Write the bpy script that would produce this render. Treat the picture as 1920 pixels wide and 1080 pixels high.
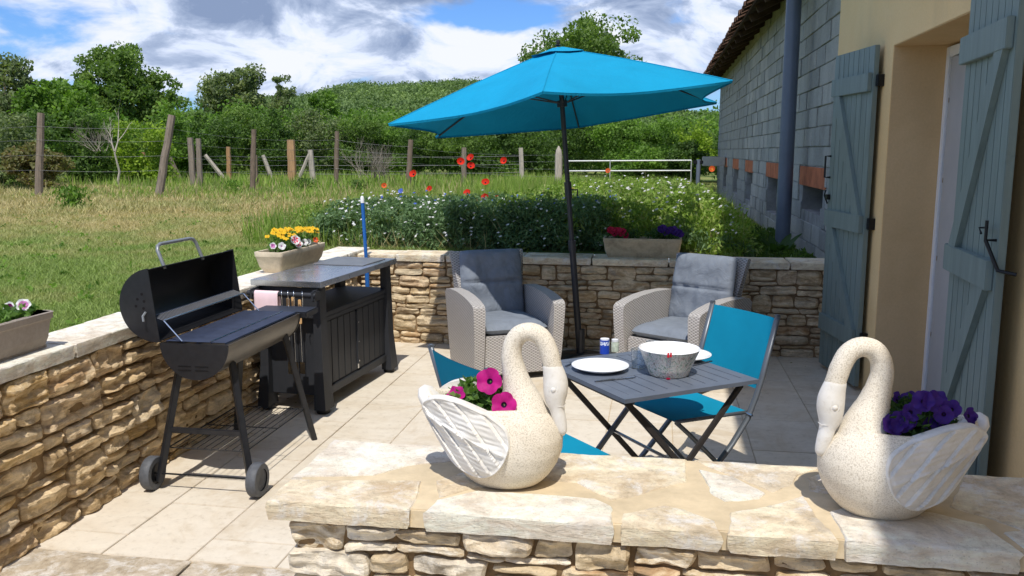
import bpy, bmesh, math, random
import numpy as np
from mathutils import Vector, Matrix, noise as mn
R = math.radians
scene = bpy.context.scene
for o in list(bpy.data.objects): bpy.data.objects.remove(o)

# ---------------------------------------------------------------- camera
cd = bpy.data.cameras.new('camera'); cam = bpy.data.objects.new('camera', cd)
scene.collection.objects.link(cam); scene.camera = cam
cam.location = (0, 0, 1.70)
cam.rotation_euler = (R(90-8.98), 0, R(9.55))
cd.sensor_width = 36; cd.lens = 30.506; cd.clip_start = .05; cd.clip_end = 3000

# ---------------------------------------------------------------- world, sun, exposure
SUN_DIR = Vector((-.065, .55, -1)).normalized()       # the way the light travels
w = bpy.data.worlds.new('World'); scene.world = w; w.use_nodes = True
nt = w.node_tree; nt.nodes.clear()
def WN(t, **k):
    n = nt.nodes.new(t)
    for a, b in k.items(): setattr(n, a, b)
    return n
def wmath(op, a, b=None, clamp=False):
    n = WN('ShaderNodeMath', operation=op, use_clamp=clamp)
    for i, v in enumerate((a, b)):
        if v is None: continue
        if isinstance(v, (int, float)): n.inputs[i].default_value = v
        else: nt.links.new(v, n.inputs[i])
    return n.outputs[0]
out = WN('ShaderNodeOutputWorld'); bg = WN('ShaderNodeBackground'); nt.links.new(bg.outputs[0], out.inputs[0])
sky = WN('ShaderNodeTexSky', sky_type='NISHITA', sun_disc=False)
sky.sun_elevation = R(60); sky.sun_rotation = R(180+5); sky.air_density = 1.0; sky.dust_density = .6; sky.ozone_density = 2.5
tc = WN('ShaderNodeTexCoord'); sep = WN('ShaderNodeSeparateXYZ'); nt.links.new(tc.outputs['Generated'], sep.inputs[0])
zc = wmath('MAXIMUM', sep.outputs[2], .0)
zz = wmath('ADD', zc, .16)
px_ = wmath('DIVIDE', sep.outputs[0], zz); py_ = wmath('DIVIDE', sep.outputs[1], zz)
cx = WN('ShaderNodeCombineXYZ'); nt.links.new(sep.outputs[0], cx.inputs[0]); nt.links.new(sep.outputs[1], cx.inputs[1]); nt.links.new(wmath('MULTIPLY', sep.outputs[2], 2.3), cx.inputs[2])
def cloud_noise(scale, detail, rough, off, dist=0.):
    mp = WN('ShaderNodeMapping'); mp.inputs['Location'].default_value = off
    nt.links.new(cx.outputs[0], mp.inputs[0])
    n = WN('ShaderNodeTexNoise'); n.inputs['Scale'].default_value = scale; n.inputs['Detail'].default_value = detail
    n.inputs['Roughness'].default_value = rough; n.inputs['Distortion'].default_value = dist
    nt.links.new(mp.outputs[0], n.inputs['Vector']); return n.outputs[0]
def wramp(v, a, b):
    n = WN('ShaderNodeMapRange', interpolation_type='SMOOTHSTEP'); n.inputs[1].default_value = a; n.inputs[2].default_value = b
    nt.links.new(v, n.inputs[0]); return n.outputs[0]
def wdir(az, el, wa, we):
    # soft blob round the direction az (deg, left of +Y), el (deg): 1 inside, 0 outside
    az_ = wmath('ARCTAN2', wmath('MULTIPLY', sep.outputs[0], -1), sep.outputs[1])
    el_ = wmath('ARCSINE', sep.outputs[2])
    a = wmath('DIVIDE', wmath('SUBTRACT', az_, R(az)), R(wa)); e = wmath('DIVIDE', wmath('SUBTRACT', el_, R(el)), R(we))
    r2 = wmath('ADD', wmath('MULTIPLY', a, a), wmath('MULTIPLY', e, e))
    return wmath('POWER', 2.718, wmath('MULTIPLY', r2, -1))
cover = cloud_noise(5.2, 12, .56, (3.1, 1.7, 0), .35)
cover = wmath('ADD', cover, wmath('MULTIPLY', wdir(21, 10.5, 11, 3.0), .26))       # heavy cloud, top centre
cover = wmath('ADD', cover, wmath('MULTIPLY', wdir(36, 8, 8, 4), .07))
cover = wmath('ADD', cover, wmath('MULTIPLY', wdir(-2, 8.5, 8, 4), .16))
cover = wmath('ADD', cover, wmath('MULTIPLY', wdir(17, 5.6, 14, 1.3), .12))
cover = wmath('SUBTRACT', cover, wmath('MULTIPLY', wdir(10.5, 8.3, 4.6, 1.0), .30))   # blue gap
cover = wmath('SUBTRACT', cover, wmath('MULTIPLY', wdir(29, 4.4, 4, 1.0), .14))
mask = wramp(cover, .44, .58)
lum = cloud_noise(9.5, 12, .60, (7.7, 2.2, .4), .5)
lum = wmath('ADD', wmath('MULTIPLY', wmath('SUBTRACT', lum, .5), 1.5), .505)
lum = wmath('SUBTRACT', lum, wmath('MULTIPLY', wdir(20, 10.2, 11, 2.3), .30))
lum = wmath('ADD', lum, wmath('MULTIPLY', wdir(16, 5.4, 13, 1.3), .13))
lum = wmath('ADD', lum, wmath('MULTIPLY', wdir(36, 8, 7, 3), .08))
cr = WN('ShaderNodeValToRGB'); nt.links.new(lum, cr.inputs[0])
e = cr.color_ramp.elements
e[0].position = .27; e[0].color = (.24, .32, .50, 1)
e[1].position = .64; e[1].color = (.84, .87, .94, 1)
m_ = e.new(.42); m_.color = (.42, .51, .70, 1); m_ = e.new(.53); m_.color = (.72, .80, .98, 1)
skym = WN('ShaderNodeMix', data_type='RGBA', blend_type='MULTIPLY'); skym.inputs[0].default_value = 1
nt.links.new(sky.outputs[0], skym.inputs[6]); skym.inputs[7].default_value = (.060, .092, .145, 1)
cmul = WN('ShaderNodeMix', data_type='RGBA'); nt.links.new(mask, cmul.inputs[0])
nt.links.new(skym.outputs[2], cmul.inputs[6]); nt.links.new(cr.outputs[0], cmul.inputs[7])
nt.links.new(cmul.outputs[2], bg.inputs[0]); bg.inputs[1].default_value = 1.0

sd = bpy.data.lights.new('sun', 'SUN'); sun = bpy.data.objects.new('sun', sd); scene.collection.objects.link(sun)
sd.energy = 4.0; sd.angle = R(.53); sd.color = (1, .955, .88)
sun.rotation_euler = SUN_DIR.to_track_quat('-Z', 'Y').to_euler(); sun.location = (0, -10, 20)
vs = scene.view_settings
vs.view_transform = 'Standard'; vs.look = 'None'; vs.exposure = .14; vs.gamma = 1; vs.use_curve_mapping = False
scene.render.engine = 'CYCLES'
scene.cycles.max_bounces = 7; scene.cycles.transparent_max_bounces = 12

# ---------------------------------------------------------------- materials
class MT:
    def __init__(s, name, rough=.7, spec=.4, metal=0.):
        s.m = bpy.data.materials.new(name); s.m.use_nodes = True; s.t = s.m.node_tree
        s.b = s.t.nodes['Principled BSDF']; s.b.inputs['Roughness'].default_value = rough
        s.b.inputs['Specular IOR Level'].default_value = spec; s.b.inputs['Metallic'].default_value = metal
        s.tc = s.N('ShaderNodeTexCoord'); s.h = None
    def N(s, t, **k):
        n = s.t.nodes.new(t)
        for a, b in k.items(): setattr(n, a, b)
        return n
    def L(s, a, b): s.t.links.new(a, b)
    def co(s, scale=(1, 1, 1), rot=(0, 0, 0), loc=(0, 0, 0)):
        n = s.N('ShaderNodeMapping'); n.inputs['Scale'].default_value = scale; n.inputs['Rotation'].default_value = rot; n.inputs['Location'].default_value = loc
        s.L(s.tc.outputs['Object'], n.inputs[0]); return n.outputs[0]
    def noise(s, scale, detail=4, rough=.55, dist=0., co=None):
        n = s.N('ShaderNodeTexNoise'); n.inputs['Scale'].default_value = scale; n.inputs['Detail'].default_value = detail
        n.inputs['Roughness'].default_value = rough; n.inputs['Distortion'].default_value = dist
        s.L(co or s.tc.outputs['Object'], n.inputs['Vector']); return n.outputs[0]
    def vor(s, scale, feature='F1', co=None, rnd=1.):
        n = s.N('ShaderNodeTexVoronoi', feature=feature); n.inputs['Scale'].default_value = scale; n.inputs['Randomness'].default_value = rnd
        s.L(co or s.tc.outputs['Object'], n.inputs['Vector']); return n
    def ramp(s, v, stops):
        n = s.N('ShaderNodeValToRGB'); s.L(v, n.inputs[0]); e = n.color_ramp.elements
        e[0].position, e[0].color = stops[0][0], (*stops[0][1], 1); e[1].position, e[1].color = stops[-1][0], (*stops[-1][1], 1)
        for p, c in stops[1:-1]: k = e.new(p); k.color = (*c, 1)
        return n.outputs[0]
    def fr(s, v, a, b):
        n = s.N('ShaderNodeMapRange'); n.inputs[1].default_value = a; n.inputs[2].default_value = b; s.L(v, n.inputs[0]); return n.outputs[0]
    def mix(s, f, a, b, mode='MIX'):
        n = s.N('ShaderNodeMix', data_type='RGBA', blend_type=mode)
        for i, v in ((0, f), (6, a), (7, b)):
            if isinstance(v, (int, float)): n.inputs[i].default_value = v
            elif isinstance(v, tuple): n.inputs[i].default_value = (*v, 1)
            else: s.L(v, n.inputs[i])
        return n.outputs[2]
    def math(s, op, a, b=None):
        n = s.N('ShaderNodeMath', operation=op)
        for i, v in enumerate((a, b)):
            if v is None: continue
            if isinstance(v, (int, float)): n.inputs[i].default_value = v
            else: s.L(v, n.inputs[i])
        return n.outputs[0]
    def col(s, c):
        if isinstance(c, tuple): s.b.inputs['Base Color'].default_value = (*c, 1)
        else: s.L(c, s.b.inputs['Base Color'])
    def bump(s, v, strength=.5, dist=.01):
        n = s.N('ShaderNodeBump'); n.inputs['Strength'].default_value = strength; n.inputs['Distance'].default_value = dist
        s.L(v, n.inputs['Height'])
        if s.h: s.L(s.h, n.inputs['Normal'])
        s.h = n.outputs[0]; s.L(s.h, s.b.inputs['Normal'])
    def rnd(s):
        return s.N('ShaderNodeObjectInfo').outputs['Random']
    def isl(s):
        return s.N('ShaderNodeNewGeometry').outputs['Random Per Island']
    def wpos(s):
        return s.N('ShaderNodeNewGeometry').outputs['Position']

def thin_glass(name):
    m = MT(name, .02, .5); t = m.N('ShaderNodeBsdfTransparent'); t.inputs[0].default_value = (.88, .92, .95, 1)
    g = m.N('ShaderNodeBsdfGlossy'); g.inputs['Roughness'].default_value = .03; f = m.N('ShaderNodeLayerWeight'); f.inputs[0].default_value = .5
    mx = m.N('ShaderNodeMixShader'); m.L(m.math('ADD', m.math('MULTIPLY', m.math('POWER', f.outputs['Facing'], 3.), .6), .10), mx.inputs[0]); m.L(t.outputs[0], mx.inputs[1]); m.L(g.outputs[0], mx.inputs[2])
    m.L(mx.outputs[0], m.t.nodes['Material Output'].inputs[0]); return m.m
def plain(name, c, rough=.5, spec=.4, metal=0., var=.12, scale=8, bump=0., bscale=80, bdist=.002):
    m = MT(name, rough, spec, metal)
    n = m.noise(scale, 5, .6)
    a = tuple(max(0, x*(1-var)) for x in c); b = tuple(min(1, x*(1+var)) for x in c)
    m.col(m.ramp(n, [(.3, a), (.7, b)]))
    m.L(m.fr(m.noise(scale*2.3, 4), .2, .8), m.b.inputs['Roughness']) if False else None
    if bump: m.bump(m.noise(bscale, 5, .6), bump, bdist)
    return m.m

def stone_mat(name, palette, mott=.5, bump=.7, stain=(.10, .055, .02), stain_amt=.5, white=.0, bscale=22, greys=.4):
    m = MT(name, .9, .18)
    k = len(palette); base = m.ramp(m.rnd(), [(i/(k-1), c) for i, c in enumerate(palette)])
    bed = m.co((1, 1, 3.2)); n1 = m.noise(6, 9, .68, .8, bed); n2 = m.noise(30, 8, .74, .3); n3 = m.noise(3.6, 7, .68, 1.4, bed)
    pale_tone = tuple(min(.86, x*1.22+.06) for x in palette[0]); avg = tuple(sum(c[i] for c in palette)/k for i in range(3))
    c = m.mix(m.fr(n1, .44, .60), base, pale_tone)  # paler stone tone mixed in by noise
    c = m.mix(m.math('MULTIPLY', m.fr(n1, .45, .33), .55), c, tuple(x*.62 for x in avg))
    c = m.mix(mott, c, m.ramp(n2, [(.30, (.38, .33, .27)), (.44, (.86, .83, .78)), (.6, (1.05, 1.03, 1.0)), (.75, (1.25, 1.22, 1.16))]), 'MULTIPLY')
    c = m.mix(m.math('MULTIPLY', m.fr(n3, .55, .66), stain_amt), c, stain)
    grey = m.noise(4.4, 7, .7, .9, m.co((1, 1, 2), (0, 0, 0), (9, 2, 4))); g_ = sum(avg)/3
    c = m.mix(m.math('MULTIPLY', m.fr(grey, .56, .66), greys), c, (g_*.78, g_*.76, g_*.70))
    if white: c = m.mix(m.math('MULTIPLY', m.fr(m.noise(9, 9, .75, .4, m.co((1, 1, 1), (0, 0, 0), (5, 3, 1))), .5, .62), white), c, (.80, .78, .74))
    pit = m.vor(95); c = m.mix(m.math('MULTIPLY', m.fr(pit.outputs['Distance'], .22, .10), .35), c, tuple(x*.35 for x in avg))
    m.col(c)
    m.bump(m.noise(bscale, 10, .72, .5, bed), bump, .014); m.bump(m.noise(110, 5, .7), bump*.6, .003); m.bump(m.noise(5, 8, .7, 1.5, m.co((1, 1, 7))), bump*.5, .012)
    return m.m

M = {}
M['stone_warm'] = stone_mat('ochre_rubble_stone', [(.64, .49, .29), (.46, .31, .15), (.70, .58, .40), (.56, .37, .15), (.38, .27, .15), (.66, .53, .35), (.50, .32, .16), (.60, .53, .41)], stain=(.15, .07, .02), stain_amt=.6, bump=.9, bscale=17, greys=.25)
M['stone_cream'] = stone_mat('cream_rubble_stone', [(.56, .45, .29), (.42, .32, .19), (.60, .51, .36), (.34, .26, .17), (.54, .40, .22), (.44, .27, .14), (.50, .42, .30)], stain=(.16, .08, .03), stain_amt=.5)
M['stone_grey'] = stone_mat('grey_cream_rubble_stone', [(.66, .58, .45), (.44, .38, .29), (.70, .63, .52), (.58, .40, .18), (.36, .32, .26), (.64, .56, .44)], stain=(.13, .09, .05), stain_amt=.55, white=.25)
M['cap'] = stone_mat('pale_coping_stone', [(.70, .59, .43), (.66, .53, .36), (.73, .63, .48), (.69, .56, .39)], mott=.6, bump=.8, stain=(.50, .36, .21), stain_amt=.6, white=.7)
M['cap_white'] = stone_mat('whitened_coping_stone', [(.75, .67, .56), (.70, .61, .49), (.77, .71, .61)], mott=.55, bump=.8, stain=(.56, .44, .30), stain_amt=.45, white=.5)
M['mortar'] = plain('sandy_mortar', (.26, .175, .095), .95, .1, var=.3, scale=14, bump=.8, bscale=60, bdist=.006)
M['mortar_dark'] = plain('dark_joint_mortar', (.22, .145, .075), .95, .1, var=.35, scale=12, bump=.8, bscale=60, bdist=.006)
M['bed'] = plain('yellow_bedding_mortar', (.58, .47, .31), .9, .15, var=.16, scale=10, bump=.5, bscale=70, bdist=.003)
def tile_mat(name, pal, stain):
    m = MT(name, .6, .3)
    k = len(pal); base = m.ramp(m.rnd(), [(i/(k-1), c) for i, c in enumerate(pal)])
    n1 = m.noise(2.6, 7, .6, .8, m.co((1, 2.6, 1), (0, 0, .6))); n2 = m.noise(17, 8, .75, .2)
    c = m.mix(m.fr(n1, .35, .7), base, (.70, .635, .53))
    c = m.mix(.55, c, m.ramp(n2, [(.32, (.60, .54, .45)), (.45, (.95, .94, .92)), (.75, (1.12, 1.11, 1.09))]), 'MULTIPLY')
    c = m.mix(m.math('MULTIPLY', m.fr(m.noise(1.6, 8, .72, 1.0), .50, .66), .6), c, stain)
    pits = m.fr(m.noise(75, 3, .6, 0, m.co((1, 2, 1))), .33, .25)
    c = m.mix(m.math('MULTIPLY', pits, .5), c, (.42, .33, .22))
    m.col(c); m.bump(m.noise(40, 6, .7), .25, .003)
    return m.m
M['tile'] = tile_mat('travertine', [(.63, .555, .44), (.60, .52, .405), (.66, .585, .475), (.57, .49, .38)], (.50, .39, .25))
M['tile_grey'] = tile_mat('grey_travertine', [(.60, .53, .42), (.56, .48, .36), (.64, .56, .45)], (.42, .34, .24))
M['edge'] = stone_mat('weathered_edging_stone', [(.40, .34, .26), (.46, .37, .25), (.36, .32, .26)], mott=.6, bump=.4, stain=(.20, .15, .08), stain_amt=.6, white=.5)

def render_mat():
    m = MT('ochre_render', .92, .15)
    n = m.noise(1.3, 6, .6, .4); n2 = m.noise(60, 5, .7)
    c = m.ramp(n, [(.3, (.82, .565, .265)), (.7, (.87, .63, .33))])
    c = m.mix(.35, c, m.ramp(n2, [(.3, (.78, .76, .72)), (.7, (1.08, 1.07, 1.05))]), 'MULTIPLY')
    c = m.mix(m.math('MULTIPLY', m.fr(m.noise(.9, 8, .7, .6, m.co((1, 1, .3))), .52, .7), .22), c, (.42, .33, .22)); m.col(c); m.bump(n2, .45, .004); m.bump(m.noise(4, 3, .5), .2, .01); return m.m
M['render'] = render_mat()
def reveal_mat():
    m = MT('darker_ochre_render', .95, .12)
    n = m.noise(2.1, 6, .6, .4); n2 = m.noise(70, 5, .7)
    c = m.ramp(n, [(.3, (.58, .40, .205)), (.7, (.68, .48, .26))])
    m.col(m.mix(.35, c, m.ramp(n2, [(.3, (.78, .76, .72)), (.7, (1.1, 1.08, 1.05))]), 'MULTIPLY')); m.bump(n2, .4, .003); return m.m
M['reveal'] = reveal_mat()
def wood_paint(name, c):
    m = MT(name, .55, .35)
    n = m.noise(3, 6, .6, .5, m.co((6, 6, .7))); n2 = m.noise(90, 3, .6, 0, m.co((1, 1, .12)))
    cc = m.ramp(n, [(.3, tuple(x*.86 for x in c)), (.7, tuple(min(1, x*1.12) for x in c))])
    cc = m.mix(m.math('MULTIPLY', m.fr(m.noise(5, 8, .75), .62, .72), .35), cc, tuple(x*.6 for x in c))
    m.col(cc); m.bump(n2, .25, .002); return m.m
M['shutter'] = wood_paint('sage_green_painted_wood', (.185, .238, .220))
M['iron'] = plain('black_iron', (.012, .012, .013), .45, .5, .4)
M['white_frame'] = plain('white_window_frame', (.80, .80, .80), .35, .5, var=.04)
M['leaf_frame'] = plain('shaded_white_door_leaf', (.40, .40, .40), .4, .5, var=.05)  # white door leaf toned down to grey, its shade put into the colour
M['dark_gap'] = plain('painted_dark_gap', (.012, .011, .012), .9, .1)  # near-black colour painted in for the darkness of gaps and openings
M['glass_door'] = plain('dark_door_glass', (.03, .035, .04), .08, .8)
def block_mat():
    m = MT('concrete_block', .95, .12)
    base = m.ramp(m.rnd(), [(0, (.50, .50, .46)), (.35, (.36, .365, .34)), (.6, (.54, .53, .48)), (1, (.41, .415, .385))])
    n = m.noise(5, 7, .65, .4); n2 = m.noise(55, 6, .75)
    c = m.mix(.5, base, m.ramp(n, [(.3, (.75, .74, .72)), (.7, (1.15, 1.13, 1.1))]), 'MULTIPLY')
    c = m.mix(m.math('MULTIPLY', m.fr(m.noise(1.1, 7, .7, .8, m.co((1, 1, .35))), .55, .72), .5), c, (.20, .19, .16)); m.col(m.mix(.5, c, m.ramp(n2, [(.32, (.5, .5, .48)), (.6, (1.08, 1.08, 1.06))]), 'MULTIPLY')); m.bump(n2, .9, .010); return m.m
M['block'] = block_mat()
M['joint'] = plain('grey_cement_joint', (.33, .325, .30), .95, .1, var=.3, scale=5, bump=.5, bscale=50, bdist=.004)
M['lintel'] = plain('orange_terracotta_lintel', (.50, .165, .075), .85, .2, var=.28, scale=5, bump=.4, bscale=60)
M['rooftile'] = plain('old_brown_roof_tile', (.085, .050, .034), .95, .1, var=.5, scale=9, bump=.6, bscale=40, bdist=.006)
M['darkwood'] = plain('dark_roof_timber', (.075, .045, .028), .9, .15, var=.4, scale=7, bump=.5, bscale=40)
M['pipe'] = plain('slate_grey_plastic_pipe', (.13, .155, .20), .38, .5, var=.1, scale=4)
M['bbq'] = plain('black_enamelled_steel', (.012, .0125, .015), .42, .5, var=.3, scale=30)
def heat_mat():
    m = MT('heat_tinted_black_steel', .36, .6, .35)
    n = m.noise(4, 4, .5, .3, m.co((4, 1, 4)))
    m.col(m.ramp(n, [(.3, (.055, .048, .040)), (.7, (.12, .105, .085))])); m.bump(m.noise(200, 2), .05, .001); return m.m
M['heat'] = heat_mat()
M['grate'] = plain('blue_black_enamel_grate', (.022, .030, .058), .28, .7, var=.25, scale=20)
M['chrome'] = plain('chromed_wire', (.62, .63, .64), .22, .6, 1., var=.05)
M['grey_metal'] = plain('grey_powder_coated_tube', (.23, .245, .26), .38, .5, .3, var=.08)
M['rubber'] = plain('grey_plastic_wheel', (.085, .09, .10), .6, .4, var=.2, scale=40, bump=.4, bscale=120)
M['cab'] = wood_paint('graphite_resin_panel', (.026, .028, .033))
def steel_mat():
    m = MT('brushed_stainless_steel', .27, .5, .9)
    n = m.noise(6, 6, .6, .2, m.co((30, 1.2, 1))); n2 = m.noise(3, 5, .6)
    m.col(m.mix(.5, m.ramp(n, [(.3, (.50, .52, .55)), (.7, (.62, .64, .67))]), m.ramp(n2, [(.3, (.75, .75, .75)), (.7, (1, 1, 1))]), 'MULTIPLY'))
    m.L(m.fr(n2, .1, 1.6), m.b.inputs['Roughness']); return m.m
M['steel'] = steel_mat()
def cloth_mat(name, c, weave=900, trans=0., var=.12, vs=6, fold=0.):
    m = MT(name, .9, .15)
    n = m.noise(vs, 6, .6, .3)
    c1 = m.ramp(n, [(.3, tuple(x*(1-var) for x in c)), (.7, tuple(min(1, x*(1+var)) for x in c))])
    m.col(c1); m.bump(m.noise(weave, 2, .5), .3, .001)
    if fold: m.bump(m.noise(9, 5, .55, 1.6, m.co((1, 1, .5))), fold, .03)
    if trans:
        t = m.N('ShaderNodeBsdfTranslucent'); m.L(c1, t.inputs[0]); mx = m.N('ShaderNodeMixShader'); mx.inputs[0].default_value = trans
        m.L(m.b.outputs[0], mx.inputs[1]); m.L(t.outputs[0], mx.inputs[2]); m.L(mx.outputs[0], m.t.nodes['Material Output'].inputs[0])
    return m.m
M['canopy'] = cloth_mat('turquoise_parasol_cloth', (.008, .285, .50), 500, .06, .09, 2.5, .25)
M['sling'] = cloth_mat('teal_mesh_sling', (.004, .235, .375), 600, .05, .06)
M['cushion'] = cloth_mat('slate_grey_cushion_cloth', (.19, .215, .255), 700, 0, .14, 9, .4)
M['towel'] = cloth_mat('pale_pink_towel', (.80, .60, .63), 300, 0, .08)
M['parasol_metal'] = plain('anthracite_parasol_tube', (.035, .037, .043), .4, .5, .2, var=.15)
M['chair_metal'] = plain('slate_aluminium_tube', (.12, .135, .155), .38, .5, .3, var=.08)
def table_mat():
    m = MT('slate_grey_table_top', .42, .45)
    n = m.noise(9, 6, .6)
    m.col(m.ramp(n, [(.3, (.105, .125, .16)), (.7, (.135, .155, .195))])); m.bump(m.noise(150, 4), .1, .001)
    return m.m
M['table'] = table_mat()
M['leg_dark'] = plain('dark_brown_grey_leg', (.045, .040, .038), .45, .5, .2, var=.15)
def wicker_mat():
    m = MT('greige_woven_resin_wicker', .62, .3)
    g = m.N('ShaderNodeNewGeometry'); 
    uv = m.N('ShaderNodeUVMap'); uv.uv_map = 'UVMap'
    sp = m.N('ShaderNodeSeparateXYZ'); m.L(uv.outputs[0], sp.inputs[0])
    # u, v in metres: flat strands 11 mm wide woven over and under upright stakes, every other row shifted
    row = m.math('FLOOR', m.math('DIVIDE', sp.outputs[1], .0105))
    sh = m.math('MULTIPLY', m.math('MODULO', row, 2.), .5)
    ph = m.math('MULTIPLY', m.math('ADD', m.math('DIVIDE', sp.outputs[0], .034), sh), 6.2832)
    over = m.math('ADD', m.math('MULTIPLY', m.math('SINE', ph), .5), .5)
    fv = m.math('FRACT', m.math('DIVIDE', sp.outputs[1], .0105))
    strand = m.math('SINE', m.math('MULTIPLY', fv, 3.1416))
    h = m.math('MULTIPLY', over, m.math('POWER', strand, .5))
    n = m.noise(40, 4, .6)
    c = m.ramp(h, [(.0, (.25, .235, .22)), (.35, (.42, .395, .375)), (.9, (.57, .54, .515))])
    m.col(m.mix(.3, c, m.ramp(n, [(.3, (.75, .75, .75)), (.7, (1.1, 1.1, 1.1))]), 'MULTIPLY'))
    m.bump(h, .7, .004); return m.m
M['wicker'] = wicker_mat()
def swan_mat():
    m = MT('rough_cast_concrete', .95, .12)
    v = m.vor(300); n = m.noise(9, 6, .6, .4); n2 = m.noise(260, 4, .7)
    c = m.ramp(v.outputs['Distance'], [(.10, (.80, .76, .68)), (.5, (.73, .68, .59)), (.85, (.54, .49, .41))])
    c = m.mix(.6, c, m.ramp(n, [(.3, (.86, .80, .70)), (.7, (1.08, 1.06, 1.02))]), 'MULTIPLY')
    sp = m.N('ShaderNodeSeparateXYZ'); m.L(m.tc.outputs['Object'], sp.inputs[0])
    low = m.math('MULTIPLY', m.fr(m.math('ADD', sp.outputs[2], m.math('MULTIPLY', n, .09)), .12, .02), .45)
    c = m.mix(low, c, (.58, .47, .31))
    m.col(c); m.bump(v.outputs['Distance'], -1., .006); m.bump(n2, .4, .002); return m.m
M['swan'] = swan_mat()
def wing_mat():
    m = MT('white_painted_concrete', .8, .25)
    n = m.noise(12, 7, .65, .3); n2 = m.noise(60, 6, .7)
    m.col(m.mix(.45, m.ramp(n, [(.3, (.64, .60, .53)), (.62, (.76, .74, .70))]), m.ramp(n2, [(.28, (.70, .66, .60)), (.45, (1, 1, 1))]), 'MULTIPLY'))
    m.bump(n2, .35, .002); return m.m
M['swan_white'] = wing_mat()
def trough_mat(name, c, dirt=.6, vs=7):
    m = MT(name, .9, .15)
    n = m.noise(vs, 8, .7, .6); n2 = m.noise(50, 6, .7)
    c1 = m.mix(m.math('MULTIPLY', m.fr(n, .45, .7), dirt), c, tuple(x*.45 for x in c))
    m.col(m.mix(.4, c1, m.ramp(n2, [(.3, (.7, .68, .64)), (.6, (1.06, 1.05, 1.03))]), 'MULTIPLY')); m.bump(n2, .5, .004); return m.m
M['trough_stone'] = trough_mat('cast_stone_trough', (.70, .60, .45), .45)
M['trough_dark'] = trough_mat('weathered_stone_trough', (.50, .42, .29), .85)
M['trough_taupe'] = trough_mat('taupe_plastic_trough', (.36, .31, .27), .15, 3)
M['soil'] = plain('potting_soil', (.035, .022, .014), .95, .1, var=.4, scale=40, bump=.8, bscale=90, bdist=.006)
M['china'] = plain('white_china', (.86, .86, .86), .14, .6, var=.01)
def glass_mat():
    m = MT('clear_glass', .03, .5); m.b.inputs['Transmission Weight'].default_value = 1; m.b.inputs['IOR'].default_value = 1.35
    m.b.inputs['Base Color'].default_value = (.93, .96, .98, 1); return m.m
M['glass'] = thin_glass('clear_glass')
def bowl_mat():
    m = MT('leaf_print_enamel', .3, .5)
    v = m.noise(38, 6, .7, 1.6); v2 = m.noise(70, 5, .7, 2.2); v3 = m.vor(60, 'DISTANCE_TO_EDGE')
    c = m.ramp(v, [(.34, (.12, .18, .13)), (.42, (.34, .42, .33)), (.49, (.76, .74, .68)), (.55, (.70, .66, .60)), (.60, (.52, .38, .34)), (.66, (.22, .30, .23))])
    c = m.mix(m.fr(v2, .60, .66), c, (.07, .13, .11)); c = m.mix(m.fr(v2, .42, .37), c, (.58, .50, .42))
    m.col(c); return m.m
M['bowl'] = bowl_mat()
M['red'] = plain('red_plastic', (.60, .015, .03), .35, .5)
M['blue_paint'] = plain('blue_painted_pole', (.015, .12, .42), .4, .5, var=.15)
M['white_plastic'] = plain('white_plastic', (.78, .78, .78), .4, .5, var=.03)
def salt_mat():
    m = MT('blue_printed_tin', .35, .5)
    sp = m.N('ShaderNodeSeparateXYZ'); m.L(m.tc.outputs['Object'], sp.inputs[0])
    bands = m.math('LESS_THAN', m.math('ABSOLUTE', m.math('SUBTRACT', sp.outputs[2], .052)), .009)
    n = m.math('GREATER_THAN', m.noise(160, 2, .5), .47)
    c = m.mix(m.math('MULTIPLY', bands, n), (.012, .055, .42), (.75, .80, .88)); m.col(c); return m.m
M['salt'] = salt_mat()
M['spice'] = plain('pale_green_spice_jar', (.45, .50, .40), .25, .5, var=.3, scale=60)
M['cutlery'] = plain('steel_cutlery', (.35, .36, .38), .2, .6, 1.)
M['wood_handle'] = plain('beech_handle', (.66, .42, .20), .55, .3, var=.15, scale=20)
def post_mat(name, a, b):
    m = MT(name, .92, .12)
    n = m.noise(9, 7, .65, .5, m.co((3, 3, .5))); base = m.ramp(m.rnd(), [(0, a), (1, b)])
    m.col(m.mix(.7, base, m.ramp(n, [(.3, (.5, .48, .45)), (.7, (1.25, 1.2, 1.12))]), 'MULTIPLY')); m.bump(n, .5, .01); return m.m
M['post'] = post_mat('weathered_grey_wood', (.20, .155, .12), (.27, .23, .19))
M['post_tan'] = post_mat('split_tan_wood', (.42, .25, .13), (.46, .30, .17))
M['post_pale'] = post_mat('bleached_wood', (.48, .44, .38), (.42, .38, .33))
M['wire'] = plain('galvanised_wire', (.22, .22, .22), .5, .5, .5)
M['gate'] = plain('galvanised_gate_tube', (.50, .51, .50), .45, .5, .3)

def leaf_mat(name, a, b, trans=.45, c3=None, pos=0.):
    m = MT(name, .62, .3)
    r = m.isl(); st = [(0, a), (.6, b)] + ([(1, c3)] if c3 else [(1, tuple(x*1.25 for x in b))])
    c = m.ramp(r, st)
    if pos: c = m.mix(.85, c, m.ramp(m.noise(pos, 5, .6), [(.34, (.50, .56, .50)), (.5, (.95, .95, .9)), (.66, (1.35, 1.28, 1.05))]), 'MULTIPLY')
    m.col(c)
    t = m.N('ShaderNodeBsdfTranslucent'); m.L(m.mix(1., c, (1.2, 1.35, .55), 'MULTIPLY'), t.inputs[0])
    mx = m.N('ShaderNodeMixShader'); mx.inputs[0].default_value = trans
    m.L(m.b.outputs[0], mx.inputs[1]); m.L(t.outputs[0], mx.inputs[2]); m.L(mx.outputs[0], m.t.nodes['Material Output'].inputs[0])
    return m.m
G = lambda r, g, b: (r, g, b)
M['leaf_oak'] = leaf_mat('oak_green_leaves', G(.085, .150, .030), G(.165, .255, .060), pos=.9)
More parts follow.
